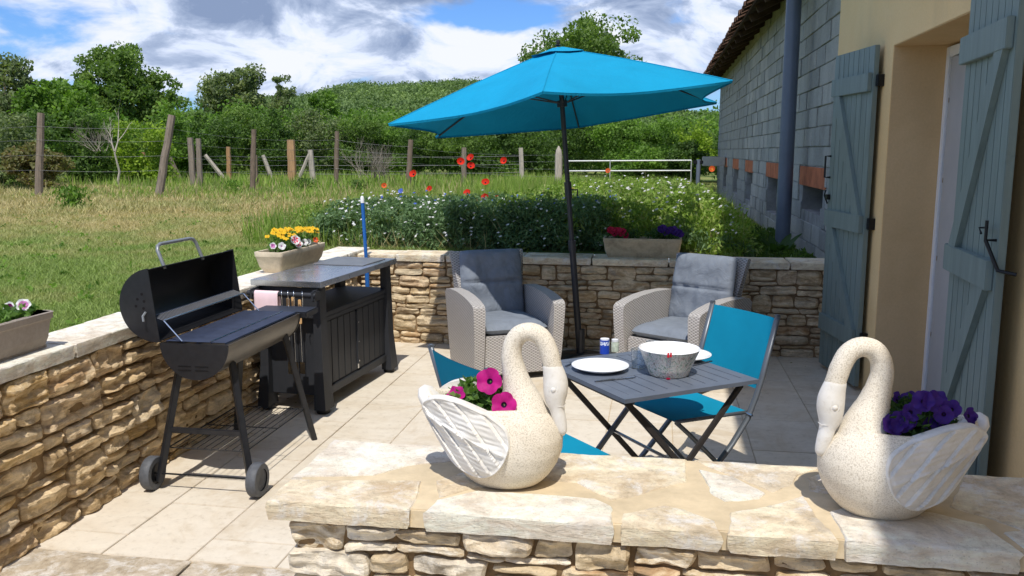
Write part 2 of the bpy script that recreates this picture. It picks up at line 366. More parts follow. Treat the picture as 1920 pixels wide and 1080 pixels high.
M['leaf_dark'] = leaf_mat('dark_green_leaves', G(.050, .105, .022), G(.110, .185, .042), pos=1.1)
M['leaf_olive'] = leaf_mat('grey_green_leaves', G(.115, .155, .068), G(.205, .255, .115), pos=1.1)
M['leaf_lime'] = leaf_mat('yellow_green_leaves', G(.15, .25, .022), G(.27, .38, .045), pos=1.1)
M['leaf_mid'] = leaf_mat('fresh_green_leaves', G(.085, .170, .024), G(.165, .285, .048), pos=1.1)
M['leaf_hill'] = leaf_mat('forest_green_leaves', G(.100, .165, .052), G(.160, .240, .078), .3, pos=.10)
M['leaf_russet'] = leaf_mat('russet_dry_leaves', G(.17, .115, .05), G(.20, .20, .08))
M['leaf_pot'] = leaf_mat('pot_plant_leaves', G(.055, .13, .025), G(.13, .24, .05))
M['leaf_pot_dark'] = leaf_mat('dark_pot_plant_leaves', G(.03, .07, .02), G(.06, .12, .03))
M['twig'] = plain('bare_grey_twigs', (.24, .21, .17), .9, .1, var=.3)
M['bark'] = plain('dark_bark', (.085, .065, .048), .95, .1, var=.4, scale=6, bump=.6, bscale=20, bdist=.02)
def grass_mat(name, green, dry, k=0.):
    m = MT(name, .6, .3)
    p = m.wpos(); sp = m.N('ShaderNodeSeparateXYZ'); m.L(p, sp.inputs[0])
    r = m.isl()
    g = m.ramp(r, [(0, tuple(x*.65 for x in green)), (.5, green), (1, tuple(x*1.5 for x in green))])
    d = m.ramp(r, [(0, tuple(x*.7 for x in dry)), (1, tuple(x*1.25 for x in dry))])
    n = m.noise(.55, 5, .6, .6, p); n2 = m.noise(2.3, 4, .6, .3, p)
    # parched band along the mown strip about 9 to 15 m out
    f = m.math('ADD', m.fr(sp.outputs[1], 6.8, 10.0), m.math('MULTIPLY', m.fr(sp.outputs[1], 15.5, 21.5), -.75))
    f = m.math('ADD', m.math('MULTIPLY', f, .65), m.math('MULTIPLY', m.math('SUBTRACT', n, .5), 2.2))
    f = m.math('ADD', f, m.math('MULTIPLY', m.math('SUBTRACT', n2, .5), 1.1))
    mr = m.N('ShaderNodeMapRange'); mr.inputs[1].default_value = .0+k; mr.inputs[2].default_value = .75+k; m.L(f, mr.inputs[0])
    c = m.mix(mr.outputs[0], g, d)
    m.col(c)
    t = m.N('ShaderNodeBsdfTranslucent'); m.L(m.mix(1., c, (1.2, 1.3, .6), 'MULTIPLY'), t.inputs[0])
    mx = m.N('ShaderNodeMixShader'); mx.inputs[0].default_value = .3
    m.L(m.b.outputs[0], mx.inputs[1]); m.L(t.outputs[0], mx.inputs[2]); m.L(mx.outputs[0], m.t.nodes['Material Output'].inputs[0])
    return m.m
M['grass'] = grass_mat('lawn_grass_blades', (.235, .315, .085), (.50, .42, .21))
def ground_mat():
    m = MT('lawn_soil_and_thatch', .9, .15)
    p = m.wpos(); sp = m.N('ShaderNodeSeparateXYZ'); m.L(p, sp.inputs[0])
    n = m.noise(.55, 5, .6, .6, p); n2 = m.noise(2.3, 4, .6, .3, p); n3 = m.noise(45, 5, .75, .2, p)
    f = m.math('ADD', m.fr(sp.outputs[1], 6.8, 10.0), m.math('MULTIPLY', m.fr(sp.outputs[1], 15.5, 21.5), -.75))
    f = m.math('ADD', m.math('MULTIPLY', f, .65), m.math('MULTIPLY', m.math('SUBTRACT', n, .5), 2.2))
    f = m.math('ADD', f, m.math('MULTIPLY', m.math('SUBTRACT', n2, .5), 1.1))
    c = m.mix(m.fr(f, .0, .75), (.155, .225, .055), (.40, .32, .16))
    c = m.mix(.8, c, m.ramp(n3, [(.3, (.45, .5, .4)), (.55, (1, 1, 1)), (.75, (1.5, 1.45, 1.2))]), 'MULTIPLY')
    m.col(c); m.bump(n3, .9, .03); return m.m
M['ground'] = ground_mat()
M['meadow'] = leaf_mat('tall_meadow_leaves', G(.145, .25, .036), G(.27, .40, .075), .35, G(.34, .38, .14), pos=1.5)
M['straw'] = leaf_mat('dry_straw_stalks', G(.30, .26, .12), G(.42, .36, .19), .2)
M['herb'] = leaf_mat('blue_green_feathery_leaves', G(.070, .135, .055), G(.14, .225, .095), .3)
def petal(name, c, var=.2, trans=.3, centre=None):
    m = MT(name, .6, .25); m.col(m.ramp(m.noise(60, 4), [(.3, tuple(x*(1-var) for x in c)), (.7, tuple(min(1, x*(1+var)) for x in c))]))
    t = m.N('ShaderNodeBsdfTranslucent'); t.inputs[0].default_value = (*c, 1)
    mx = m.N('ShaderNodeMixShader'); mx.inputs[0].default_value = trans
    m.L(m.b.outputs[0], mx.inputs[1]); m.L(t.outputs[0], mx.inputs[2]); m.L(mx.outputs[0], m.t.nodes['Material Output'].inputs[0]); return m.m
M['p_magenta'] = petal('magenta_petals', (.52, .012, .22)); M['p_violet'] = petal('dark_violet_petals', (.060, .020, .19)); M['p_dark'] = petal('blackish_purple', (.020, .006, .03))
M['p_red'] = petal('poppy_red_petals', (.72, .030, .012)); M['p_orange'] = petal('orange_red_petals', (.72, .13, .03)); M['p_yellow'] = petal('yellow_petals', (.80, .50, .02))
M['p_white'] = petal('white_petals', (.80, .80, .78)); M['p_blue'] = petal('cornflower_blue_petals', (.10, .16, .60)); M['p_pink'] = petal('pink_petals', (.62, .22, .50)); M['p_crimson'] = petal('crimson_petals', (.45, .012, .055))
M['p_palered'] = petal('rose_red_petals', (.75, .06, .12))
M['p_plum'] = petal('plum_petals', (.15, .012, .10))
# ---------------------------------------------------------------- helpers
COL = scene.collection
def tag(o, label, cat, group=None, kind=None):
    if label: o['label'] = label
    if cat: o['category'] = cat
    if group: o['group'] = group
    if kind: o['kind'] = kind
    return o
def empty(name, loc=(0, 0, 0), rz=0, label=None, cat=None, group=None, kind=None, rot=None):
    o = bpy.data.objects.new(name, None); COL.objects.link(o); o.location = loc
    o.rotation_euler = rot if rot else (0, 0, rz); o.empty_display_size = .1
    return tag(o, label, cat, group, kind)
def link(name, me, mat=None, parent=None, loc=None, rot=None):
    if mat and not me.materials: me.materials.append(mat)
    o = bpy.data.objects.new(name, me); COL.objects.link(o)
    if parent: o.parent = parent
    if loc: o.location = loc
    if rot: o.rotation_euler = rot
    return o
class MB:
    def __init__(s): s.v = []; s.f = []; s.uv = {}
    def add(s, vs, fs):
        k = len(s.v); s.v += [tuple(p) for p in vs]; s.f += [tuple(i+k for i in f) for f in fs]; return s
    def box(s, a, b, M4=None):
        (x0, y0, z0), (x1, y1, z1) = a, b
        vs = [(x0,y0,z0),(x1,y0,z0),(x1,y1,z0),(x0,y1,z0),(x0,y0,z1),(x1,y0,z1),(x1,y1,z1),(x0,y1,z1)]
        if M4: vs = [M4 @ Vector(p) for p in vs]
        return s.add(vs, [(0,3,2,1),(4,5,6,7),(0,1,5,4),(1,2,6,5),(2,3,7,6),(3,0,4,7)])
    def cbox(s, a, b, c=.004, M4=None):      # box with chamfered edges
        me = bmesh.new(); bmesh.ops.create_cube(me, size=1)
        for v in me.verts: v.co = Vector([a[i]+(v.co[i]+.5)*(b[i]-a[i]) for i in range(3)])
        bmesh.ops.bevel(me, geom=me.edges[:], offset=c, segments=2, affect='EDGES', clamp_overlap=True)
        me.verts.index_update(); vs = [(M4 @ v.co) if M4 else v.co.copy() for v in me.verts]
        s.add(vs, [[v.index for v in f.verts] for f in me.faces]); me.free(); return s
    def bar(s, p, q, w, h, up=(0, 0, 1), c=0):      # straight bar of section w x h
        p, q = Vector(p), Vector(q); d = q-p; L = d.length; d.normalize()
        x = d.cross(Vector(up)); x = x.normalized() if x.length > 1e-4 else Vector((1, 0, 0)); z = x.cross(d).normalized()
        m = Matrix((x, d, z)).transposed().to_4x4(); m.translation = p
        return s.cbox((-w/2, 0, -h/2), (w/2, L, h/2), c, m) if c else s.box((-w/2, 0, -h/2), (w/2, L, h/2), m)
    def tube(s, pts, r, n=8, cap=True, flat=1.):
        pts = [Vector(p) for p in pts]; k = len(pts); rs = r if isinstance(r, (list, tuple)) else [r]*k
        up = None; rings = []
        for i in range(k):
            t = (pts[min(i+1, k-1)]-pts[max(i-1, 0)]).normalized()
            if up is None:
                up = Vector((0, 0, 1)) if abs(t.z) < .9 else Vector((1, 0, 0))
            x = t.cross(up); x.normalize(); up = x.cross(t).normalized()
            rings.append([pts[i]+(x*math.cos(a)+up*math.sin(a)*flat)*rs[i] for a in [2*math.pi*j/n for j in range(n)]])
        vs = [p for q in rings for p in q]; fs = []
        for i in range(k-1):
            for j in range(n):
                a = i*n+j; b = i*n+(j+1) % n; fs.append((a, b, b+n, a+n))
        if cap: fs += [tuple(range(n-1, -1, -1)), tuple((k-1)*n+j for j in range(n))]
        return s.add(vs, fs)
    def lathe(s, prof, n=24, c=(0, 0, 0), M4=None):
        vs = []; fs = []
        for r, z in prof:
            for j in range(n):
                a = 2*math.pi*j/n; p = Vector((c[0]+r*math.cos(a), c[1]+r*math.sin(a), c[2]+z)); vs.append(M4 @ p if M4 else p)
        for i in range(len(prof)-1):
            for j in range(n):
                a = i*n+j; b = i*n+(j+1) % n; fs.append((a, b, b+n, a+n))
        return s.add(vs, fs)
    def disc(s, r, z, n=24, c=(0, 0), flip=False):
        f = tuple(range(n)); return s.add([(c[0]+r*math.cos(2*math.pi*j/n), c[1]+r*math.sin(2*math.pi*j/n), z) for j in range(n)], [f[::-1] if flip else f])
    def prism(s, poly, z0, z1, ax='z'):
        n = len(poly); g = {'z': lambda a, b, c: (a, b, c), 'x': lambda a, b, c: (c, a, b), 'y': lambda a, b, c: (a, c, b)}[ax]
        vs = [g(a, b, z0) for a, b in poly]+[g(a, b, z1) for a, b in poly]
        return s.add(vs, [tuple(range(n-1, -1, -1)), tuple(range(n, 2*n))]+[(i, (i+1) % n, n+(i+1) % n, n+i) for i in range(n)])
    def grid(s, P, flip=False):      # P[i][j] points
        ni, nj = len(P), len(P[0]); fs = []
        for i in range(ni-1):
            for j in range(nj-1):
                a = i*nj+j; f = (a, a+1, a+nj+1, a+nj); fs.append(f[::-1] if flip else f)
        return s.add([p for r in P for p in r], fs)
    def mesh(s, name, mat=None, smooth=False, fix=True):
        me = bpy.data.meshes.new(name); me.from_pydata(s.v, [], s.f)
        if fix:
            b = bmesh.new(); b.from_mesh(me); bmesh.ops.recalc_face_normals(b, faces=b.faces[:]); b.to_mesh(me); b.free()
        if mat: me.materials.append(mat)
        if smooth: me.shade_smooth()
        if smooth == 'auto': me.set_sharp_from_angle(angle=R(38))
        if smooth == 'rough': me.set_sharp_from_angle(angle=R(17))
        return me
    def build(s, name, mat, parent=None, smooth=False, loc=None, rot=None, fix=True):
        return link(name, s.mesh(name, mat, smooth, fix), None, parent, loc, rot)
def np_mesh(name, V, k, mat, smooth=False):      # V: (n*k, 3) verts, n faces of k corners each
    n = len(V)//k; me = bpy.data.meshes.new(name)
    me.vertices.add(n*k); me.vertices.foreach_set('co', np.ascontiguousarray(V, dtype=np.float32).ravel())
    me.loops.add(n*k); me.loops.foreach_set('vertex_index', np.arange(n*k, dtype=np.int32))
    me.polygons.add(n); me.polygons.foreach_set('loop_start', np.arange(0, n*k, k, dtype=np.int32))
    try: me.polygons.foreach_set('loop_total', np.full(n, k, dtype=np.int32))
    except Exception: pass
    me.update(calc_edges=True); me.materials.append(mat); return me
def nz(x, y, z=0): return mn.noise(Vector((x, y, z)))

# ---------------------------------------------------------------- masonry
def stone(quad, to3, depth, relief, seed, nu=6, nv=4, back=.05, rough=1.):
    """quad: four (u, v) corners (bl, br, tr, tl); to3(u, v, d) places a point d proud of the wall face"""
    b = MB(); rings = []
    (ax, ay), (bx, by), (cx_, cy_), (dx, dy) = quad
    P = []
    for j in range(nv+1):
        row = []
        for i in range(nu+1):
            s, t = i/nu, j/nv; ss, tt = 2*s-1, 2*t-1
            r = 1-.10*abs(ss)**6*abs(tt)**6
            s2, t2 = .5+ss*r/2, .5+tt*r/2
            u = (ax*(1-s2)+bx*s2)*(1-t2)+(dx*(1-s2)+cx_*s2)*t2; v = (ay*(1-s2)+by*s2)*(1-t2)+(dy*(1-s2)+cy_*s2)*t2
            u += .011*rough*nz(u*11+seed, v*17, 3); v += .007*rough*nz(u*11, v*14+seed, 7)+.003*rough*nz(u*37, v*30+seed, 8)
            e = (1-abs(ss)**16)*(1-abs(tt)**10)
            q_ = Vector((u*9+seed, v*16, 0)); vd = mn.voronoi(q_)[0]; fc = min(.5, vd[1]-vd[0])
            d = depth+relief*.8*(e-.6)+relief*rough*(.95*nz(u*7+seed, v*13, 1)+.45*nz(u*26+seed, v*34, 2)-.55*abs(nz(u*15, v*22+seed, 4))+.8*(fc-.25)+.42*math.tanh(7*nz(u*3.1+seed, v*24, 5))+.25*math.tanh(6*nz(u*12, v*9+seed, 6)))*(.35+.65*e)
            row.append(to3(u, v, d))
        P.append(row)
    b.grid(P)
    # sides going back into the joint
    edge = [(0, i) for i in range(nu+1)]+[(j, nu) for j in range(1, nv+1)]+[(nv, i) for i in range(nu-1, -1, -1)]+[(j, 0) for j in range(nv-1, 0, -1)]
    base = len(b.v); n = len(edge); nrm = to3(0, 0, 1)-to3(0, 0, 0)
    for j, i in edge: b.v.append(tuple(Vector(P[j][i])-nrm*(back+depth)))
    for q in range(n):
        a = edge[q][0]*(nu+1)+edge[q][1]; c = edge[(q+1) % n][0]*(nu+1)+edge[(q+1) % n][1]
        b.f.append((a, c, base+(q+1) % n, base+q))
    return b
def rubble(u0, u1, v0, v1, band, wide, seed, gap=.008):
    """random rubble: bands of tall stones and stacks of flat ones with wandering joints"""
    rd = random.Random(seed); out = []
    cuts = [v0]
    while cuts[-1] < v1-band[0]*.8: cuts.append(cuts[-1]+rd.uniform(*band))
    if v1-cuts[-1] < band[0]*.6 and len(cuts) > 1: cuts.pop()
    cuts[-1:] = [cuts[-1]] if cuts[-1] < v1-.03 else []
    cuts.append(v1)
    def wav(v, k, u): return v if k in (0, len(cuts)-1) else v+.022*nz(u*2.2, k*5.3+seed, 0)+.008*nz(u*9, k*3.1+seed, 4)
    for k in range(len(cuts)-1):
        a, b = cuts[k], cuts[k+1]; u = u0-rd.uniform(0, .1)
        lo = lambda x, k=k, a=a: wav(a, k, x); hi = lambda x, k=k, b=b: wav(b, k+1, x)
        while u < u1:
            h = b-a; kind = rd.random()
            W = rd.uniform(*wide)*(1 if kind < .35 else 1.35)
            if u+W > u1-.06: W = u1-u
            e = min(u+W, u1)
            n = 1 if kind < .36 or h < .085 else (2 if kind < .84 or h < .15 else 3)
            fr = [0]+sorted(rd.uniform(.25, .75) if n == 2 else (i+rd.uniform(-.2, .2))/n for i in range(1, n))+[1]
            tl = rd.uniform(-.018, .018)
            for q in range(n):
                f0, f1 = fr[q], fr[q+1]; sub = [max(u, u0)]
                w1 = wide[0]*.75 if n > 1 else wide[0]
                while n > 1 and e-sub[-1] > wide[1]*.95: sub.append(sub[-1]+rd.uniform(w1, wide[1]*.85))
                if len(sub) > 1 and e-sub[-1] < w1*.6: sub.pop()
                sub.append(e)
                for z in range(len(sub)-1):
                    x0, x1 = sub[z], sub[z+1]
                    if x1-x0 < .03: continue
                    g = gap*rd.uniform(.7, 1.7); j1, j2 = rd.uniform(-.012, .012), rd.uniform(-.012, .012)
                    L = lambda x, f: lo(x)+(hi(x)-lo(x))*f
                    out.append(((x0+g+j1*(z > 0), L(x0, f0)+g*.8), (x1-g+j2*(z < len(sub)-2), L(x1, f0)+g*.8), (x1-g-j2*(z < len(sub)-2), L(x1, f1)-g*.8), (x0+g-j1*(z > 0), L(x0, f1)-g*.8)))
            u = e
            if W <= .001: break
    return out
def lay(parent, quads, to3, mat, seed, depth=.015, relief=.02, nu=6, nv=4, rough=1., jit=.012, name='stone'):
    rd = random.Random(seed)
    for q in quads:
        d = depth+rd.uniform(-jit, jit)
        w = abs(q[1][0]-q[0][0]); h = abs(q[3][1]-q[0][1])
        m = rd.choice(mat) if isinstance(mat, list) else mat
        stone(q, to3, d, relief*min(1, .4+h*7), rd.uniform(0, 99), max(3, int(nu*min(1.6, w/.22))), max(3, int(nv*min(1.6, h/.09))), rough=rough).build(name, m, parent, 'rough')
def slab(poly, z0, z1, seed, chip=.012, step=.05, lift=.0, bev=.006, top_noise=.0015):
    """flat stone with chipped edges: polygon in x, y"""
    pts = []; n = len(poly); cxx = sum(p[0] for p in poly)/n; cyy = sum(p[1] for p in poly)/n
    ar = sum(poly[i][0]*poly[(i+1) % n][1]-poly[(i+1) % n][0]*poly[i][1] for i in range(n))
    if ar < 0: poly = poly[::-1]
    for i in range(n):
        a, b = Vector(poly[i]), Vector(poly[(i+1) % n]); L = (b-a).length; k = max(1, round(L/step))
        for j in range(k): pts.append(a.lerp(b, j/k))
    c = Vector((cxx, cyy)); m = len(pts); b = MB(); rings = []
    H = z1-z0
    def ring(inset, z, ch, dz=0):
        r = []
        for p in pts:
            d = (c-p); L = d.length; d = d/L if L else d
            off = inset+ch*(.5+.9*nz(p.x*16+seed, p.y*16, z*22))+ch*.5*nz(p.x*45+seed, p.y*45, z*60)
            q = p+d*min(off, L*.5)
            r.append((q.x, q.y, z+dz*nz(p.x*12+seed, p.y*12, 5)))
        return r
    rings = [ring(.004, z0, chip), ring(.0, z0+H*.3, chip), ring(-.002, z0+H*.62, chip), ring(.0, z1-bev, chip*.7, .002), ring(bev, z1-.0015, chip*.5, top_noise)]
    for fr in (.35, .7):
        rings.append([(p[0]+(c.x-p[0])*fr, p[1]+(c.y-p[1])*fr, z1+top_noise*nz(p[0]*9+seed, p[1]*9, fr*9)) for p in rings[4]])
    for r in rings: b.v += r
    for i in range(len(rings)-1):
        for j in range(m):
            a, e = i*m+j, i*m+(j+1) % m; b.f.append((a, e, e+m, a+m))
    b.v.append((c.x, c.y, z1)); k = len(b.v)-1; o = (len(rings)-1)*m
    for j in range(m): b.f.append((o+j, o+(j+1) % m, k))
    return b

# ---------------------------------------------------------------- ground outside the terrace
LZ = .79      # the lawn lies level with the coping, the terrace is dug in
def ground_z(x, y):
    d = math.hypot(x, y); t = min(1, max(0, (x-.25)/.9)) if y > 7.6 and x < 40 else 0
    return LZ-.27*t*t*(3-2*t)+.05*nz(x*.12, y*.12, 2)*min(1, max(0, (d-9)/12))
def sheet(name, xs, ys, mat, zf):
    b = MB(); b.grid([[(x, y, zf(x, y)) for x in xs] for y in ys]); o = b.build(name, mat, smooth=True, fix=False); o['kind'] = 'structure'
    return o
def spaced(a, b, n, p=1.): return [a+(b-a)*(i/n)**p for i in range(n+1)]
b = MB()
xa = [-400+ (400-2.9)*(1-(1-i/60)**3) for i in range(61)]
b.grid([[(x, y, ground_z(x, y)) for x in xa] for y in [-14+i*1.2 for i in range(19)]+[7.69]])
xb = xa+[-1.9, -.9, 0, .3, .6, .9, 1.2, 1.5, 2.1, 3.1, 4.1, 6.1, 8.1]+[12, 20, 40, 90, 200, 400]
b.grid([[(x, y, ground_z(x, y)) for x in xb] for y in [7.69]+[8.5+i*1.3 for i in range(30)]+[50, 60, 75, 95, 120, 160, 220, 300, 420]])
lawn = b.build('lawn', M['ground'], smooth=True, fix=False); lawn['kind'] = 'structure'
# pavement on the camera's side and under the terrace
g = MB().box((-6, -8, -.30), (6, 7.6, -.05)).build('terrace_subbase', M['mortar']); g['kind'] = 'structure'

# terrace floor: every slab its own piece
fl = empty('terrace_floor', (0, 0, 0)); fl['kind'] = 'structure'
MB().box((-2.66, 3.13, -.05), (1.50, 7.40, -.0075)).build('joint_bed', plain('pale_joint_grout', (.50, .40, .27), .95, .1, var=.2, scale=20), fl)
cols = [-2.66, -2.31, -1.913, -1.52, -1.10, -.70, -.28, .12, .57, 1.01, 1.50]
fixed = {1: [3.145, 3.697, 4.35, 5.05, 5.6, 6.3, 6.9, 7.4], 2: [3.15, 3.36, 4.08, 4.765, 5.455, 6.3, 6.95, 7.4], 0: [3.145, 3.337, 4.0, 4.7, 5.5, 6.4, 7.4]}
rd = random.Random(5); GAP = .0022
for ci in range(len(cols)-1):
    ys = fixed.get(ci)
    if not ys:
        ys = [3.15]
        while ys[-1] < 7.4: ys.append(ys[-1]+rd.choice((.4, .6, .6, .8, 1.0)))
        if 7.4-ys[-2] < .25: ys.pop(-2)
        ys[-1] = 7.4
    for a, c in zip(ys[:-1], ys[1:]):
        x0, x1 = cols[ci]+GAP, cols[ci+1]-GAP; y0, y1 = a+GAP, c-GAP; z = rd.uniform(-.0012, .0012)
        m = MB().cbox((x0, y0, -.03), (x1, y1, z), .0025); m.build('tile', M['tile_grey'] if x0 > .9 else M['tile'], fl, 'auto')
# edging course and rough flags on the camera's side
ed = empty('terrace_edge', (0, 0, 0)); ed['kind'] = 'structure'
xx = [-3.6, -2.75, -1.885, -1.25, -.6, .1, .8, 1.47]
for i in range(len(xx)-1):
    slab([(xx[i]+.004, 2.90), (xx[i+1]-.004, 2.90), (xx[i+1]-.004, 3.142), (xx[i]+.004, 3.142)], -.06, .004, i*7.1, .006, .06).build('edging_stone', M['edge'], ed, 'auto')
yy = [2.895, 2.35, 1.7, 1.0, .2, -.8]
for j in range(len(yy)-1):
    x = -3.7+.3*(j % 2)
    while x < 1.4:
        w_ = rd.uniform(.55, .95); slab([(x+.005, yy[j+1]+.005), (min(x+w_, 1.47)-.005, yy[j+1]+.005), (min(x+w_, 1.47)-.005, yy[j]-.005), (x+.005, yy[j]-.005)], -.07, -.012, x*3+j, .008, .08).build('flagstone', M['cap_white'], ed, 'auto'); x += w_

# ---------------------------------------------------------------- left retaining wall
WX = -2.645
wl = empty('stone_wall', (WX, 0, 0), label='long ochre rubble stone retaining wall on the left, running behind the barbecue, with pale coping', cat='stone wall')
def to3_left(u, v, d): return Vector((d, u, v))       # local to the wall's empty: face looks +x
MB().box((-.27, 1.4, -.05), (-.012, 7.66, .76)).build('core', M['mortar_dark'], wl)
Q = rubble(1.75, 7.36, -.01, .755, (.10, .21), (.17, .42), 21, .0055)
lay(wl, Q, to3_left, M['stone_warm'], 4, .014, .023, 12, 10, 1.2, .010)
y = 1.4; i = 0; rd = random.Random(3)
while y < 7.66:
    L = rd.uniform(.55, .95); y1 = min(y+L, 7.66)
    if 7.66-y1 < .3: y1 = 7.66
    slab([(-.285, y+.003), (.022, y+.003), (.022, y1-.003), (-.285, y1-.003)], .758, .822, i*3.3+1, .016, .045).build('coping_stone', M['cap_white'], wl, 'auto'); y = y1; i += 1

# ---------------------------------------------------------------- far retaining wall
WY = 7.365
wf = empty('stone_wall', (0, WY, 0), label='far rubble stone wall behind the two wicker armchairs, topped with flat cream coping', cat='stone wall')
def to3_far(u, v, d): return Vector((u, -d, v))
MB().box((-2.66, .012, -.05), (1.476, .30, .735)).build('core', M['mortar'], wf)
Q = rubble(-2.62, 1.47, -.01, .732, (.085, .175), (.13, .33), 8, .005)
lay(wf, Q, to3_far, M['stone_cream'], 9, .014, .016, 9, 7, 1.1, .010)
xs_ = [-2.925, -2.28, -1.83, -1.15, -.55, .1, .62, 1.08, 1.474]
for i in range(len(xs_)-1):
    slab([(xs_[i]+.003, -.035), (xs_[i+1]-.003, -.035), (xs_[i+1]-.003, .335), (xs_[i]+.003, .335)], .738, .796+rd.uniform(-.003, .003), i*4.7, .008, .06).build('coping_stone', M['cap'], wf, 'auto')

# ---------------------------------------------------------------- near wall that carries the swans
NX, NY = -1.0, 2.16
wn = empty('stone_wall', (0, NY, 0), label='low thick wall in the foreground that carries the two swan planters', cat='stone wall')
MB().box((NX+.02, .014, -.07), (1.46, .45, .694)).build('core', M['mortar_dark'], wn)
Q = rubble(NX, 1.46, -.06, .688, (.065, .12), (.11, .27), 15, .005)
lay(wn, Q, to3_far, [M['stone_grey'], M['stone_grey'], M['stone_cream']], 31, .014, .019, 24, 15, 1.25, .013)
def to3_end(u, v, d): return Vector((NX-d+.01, u, v))
lay(wn, rubble(.02, .46, -.06, .688, (.075, .13), (.12, .26), 15, .006), to3_end, M['stone_grey'], 32, .012, .02, 8, 5, 1., .008)
MB().box((NX-.015, -.018, .698), (1.47, .478, .7475)).build('mortar_bed', M['bed'], wn)
FLAGS = [('A',[(-1.049,2.642),(-0.728,2.644),(-0.585,2.646),(-0.576,2.525),(-0.741,2.441),(-0.812,2.349),(-1.048,2.297)]),
('B',[(-1.048,2.279),(-0.802,2.321),(-0.655,2.337),(-0.639,2.243),(-0.633,2.122),(-1.045,2.120)]),
('D',[(-0.629,2.346),(-0.542,2.447),(-0.415,2.469),(-0.337,2.374),(-0.496,2.306),(-0.583,2.217)]),
('E',[(-0.597,2.121),(-0.586,2.202),(-0.492,2.287),(-0.311,2.298),(-0.145,2.287),(-0.099,2.240),(-0.090,2.121)]),
('F',[(-0.568,2.647),(-0.293,2.646),(0.107,2.646),(0.106,2.457),(-0.015,2.348),(-0.101,2.276),(-0.215,2.394),(-0.324,2.397),(-0.536,2.494)]),
('G',[(-0.080,2.121),(-0.076,2.201),(0.038,2.285),(0.089,2.264),(0.174,2.195),(0.180,2.121)]),
('H',[(0.141,2.562),(0.240,2.526),(0.323,2.401),(0.301,2.359),(0.199,2.319),(0.162,2.381)]),
('I',[(0.125,2.646),(0.519,2.649),(0.436,2.568),(0.396,2.468),(0.341,2.407),(0.260,2.495),(0.173,2.586)]),
('J',[(0.200,2.254),(0.301,2.314),(0.422,2.409),(0.437,2.267),(0.461,2.166),(0.464,2.121),(0.193,2.121)]),
('K',[(0.465,2.306),(0.544,2.362),(0.743,2.346),(0.853,2.280),(0.887,2.121),(0.474,2.121)]),
('N',[(0.543,2.652),(0.759,2.652),(0.896,2.652),(0.797,2.484),(0.674,2.388),(0.538,2.402),(0.439,2.444),(0.448,2.548)]),
('L',[(0.918,2.655),(1.26,2.655),(1.123,2.325),(0.941,2.247),(0.879,2.317),(0.790,2.389)]),
('P',[(0.90,2.121),(0.875,2.24),(0.95,2.23),(1.14,2.30),(1.28,2.64),(1.465,2.64),(1.465,2.121)])]
for i, (k, p) in enumerate(FLAGS):
    slab([(x, y-NY) for x, y in p], .694, .7515+.0012*math.sin(i*2.3), i*5.3+2, .012, .020, bev=.006, top_noise=.0018).build('flagstone', M['cap'] if i % 3 else M['cap_white'], wn, 'auto')
MB().box((NX-.02, -.024, .697), (1.47, -.018, .745)).build('edge_mortar', M['bed'], wn)

# ---------------------------------------------------------------- house
W = 1.476
hs = empty('house', (W, 7.97, 0), label='ochre rendered house on the right with a deep door opening and green shutters', cat='house')
def hb(a, b, name, mat, parent=None, c=None):      # world box under the house
    p = parent or hs; o = Vector((W, 7.97, 0)); m = MB()
    a, b = Vector(a)-o, Vector(b)-o
    (m.cbox(a, b, c) if c else m.box(a, b)); return m.build(name, mat, p)
DY0, DY1, DZ, TH = 4.66, 6.12, 2.375, .365
hb((W, DY1, -.2), (W+.5, 7.97, 5.1), 'wall', M['render'])
hb((W, -3, -.2), (W+.5, DY0, 5.1), 'wall', M['render'])
hb((W, DY0, DZ), (W+.5, DY1, 5.1), 'wall', M['render'])
hb((W+.5, 7.6, -.2), (6.5, 7.97, 5.1), 'wall', M['render'])
# pale arris round the opening, darker reveal inside
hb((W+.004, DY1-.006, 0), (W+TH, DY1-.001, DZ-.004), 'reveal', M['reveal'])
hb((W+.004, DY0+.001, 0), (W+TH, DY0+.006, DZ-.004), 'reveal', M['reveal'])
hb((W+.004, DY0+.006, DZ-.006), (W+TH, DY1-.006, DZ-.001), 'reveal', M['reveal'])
hb((W-.03, DY0, -.01), (W+.5, DY1, .02), 'door_step', M['tile_grey'], c=.005)
fr = empty('door', (W+TH, DY1, 0)); fr.parent = hs; fr.location = (TH, DY1-7.97, 0)
def db(a, b, name, mat, c=None, parent=None):
    m = MB(); (m.cbox(a, b, c) if c else m.box(a, b)); return m.build(name, mat, parent or fr)
dw = DY1-DY0
db((-.045, -.060, 0.02), (.03, -.008, DZ-.02), 'frame', M['white_frame'], .004)
db((-.045, -dw+.008, 0.02), (.03, -dw+.075, DZ-.02), 'frame', M['white_frame'], .004)
db((-.045, -dw+.075, DZ-.085), (.03, -.075, DZ-.02), 'frame', M['white_frame'], .004)
for y0, y1 in ((-.140, -.066), (-dw+.085, -dw+.155), (-.70, -.185)):
    db((-.032 if y0 < -.1 and y0 > -.6 else -.06, y0, .03), (-.005, y1, DZ-.095), 'leaf_stile', M['leaf_frame'], .006)
db((-.03, -dw+.155, .1), (-.022, -.70, DZ-.16), 'pane', M['glass_door'])
db((-.036, -.184, .03), (.001, -.1405, DZ-.09), 'seal', M['dark_gap'])
for z in (.5, 1.0, 1.5, 2.0):
    db((-.060, -.178, z), (-.03, -.168, z+.03), 'hinge', M['chrome'])
db((.25, -dw, 0), (.26, 0, DZ), 'dark_room_sheet', M['dark_gap'])  # black sheet added to stand for the unlit room
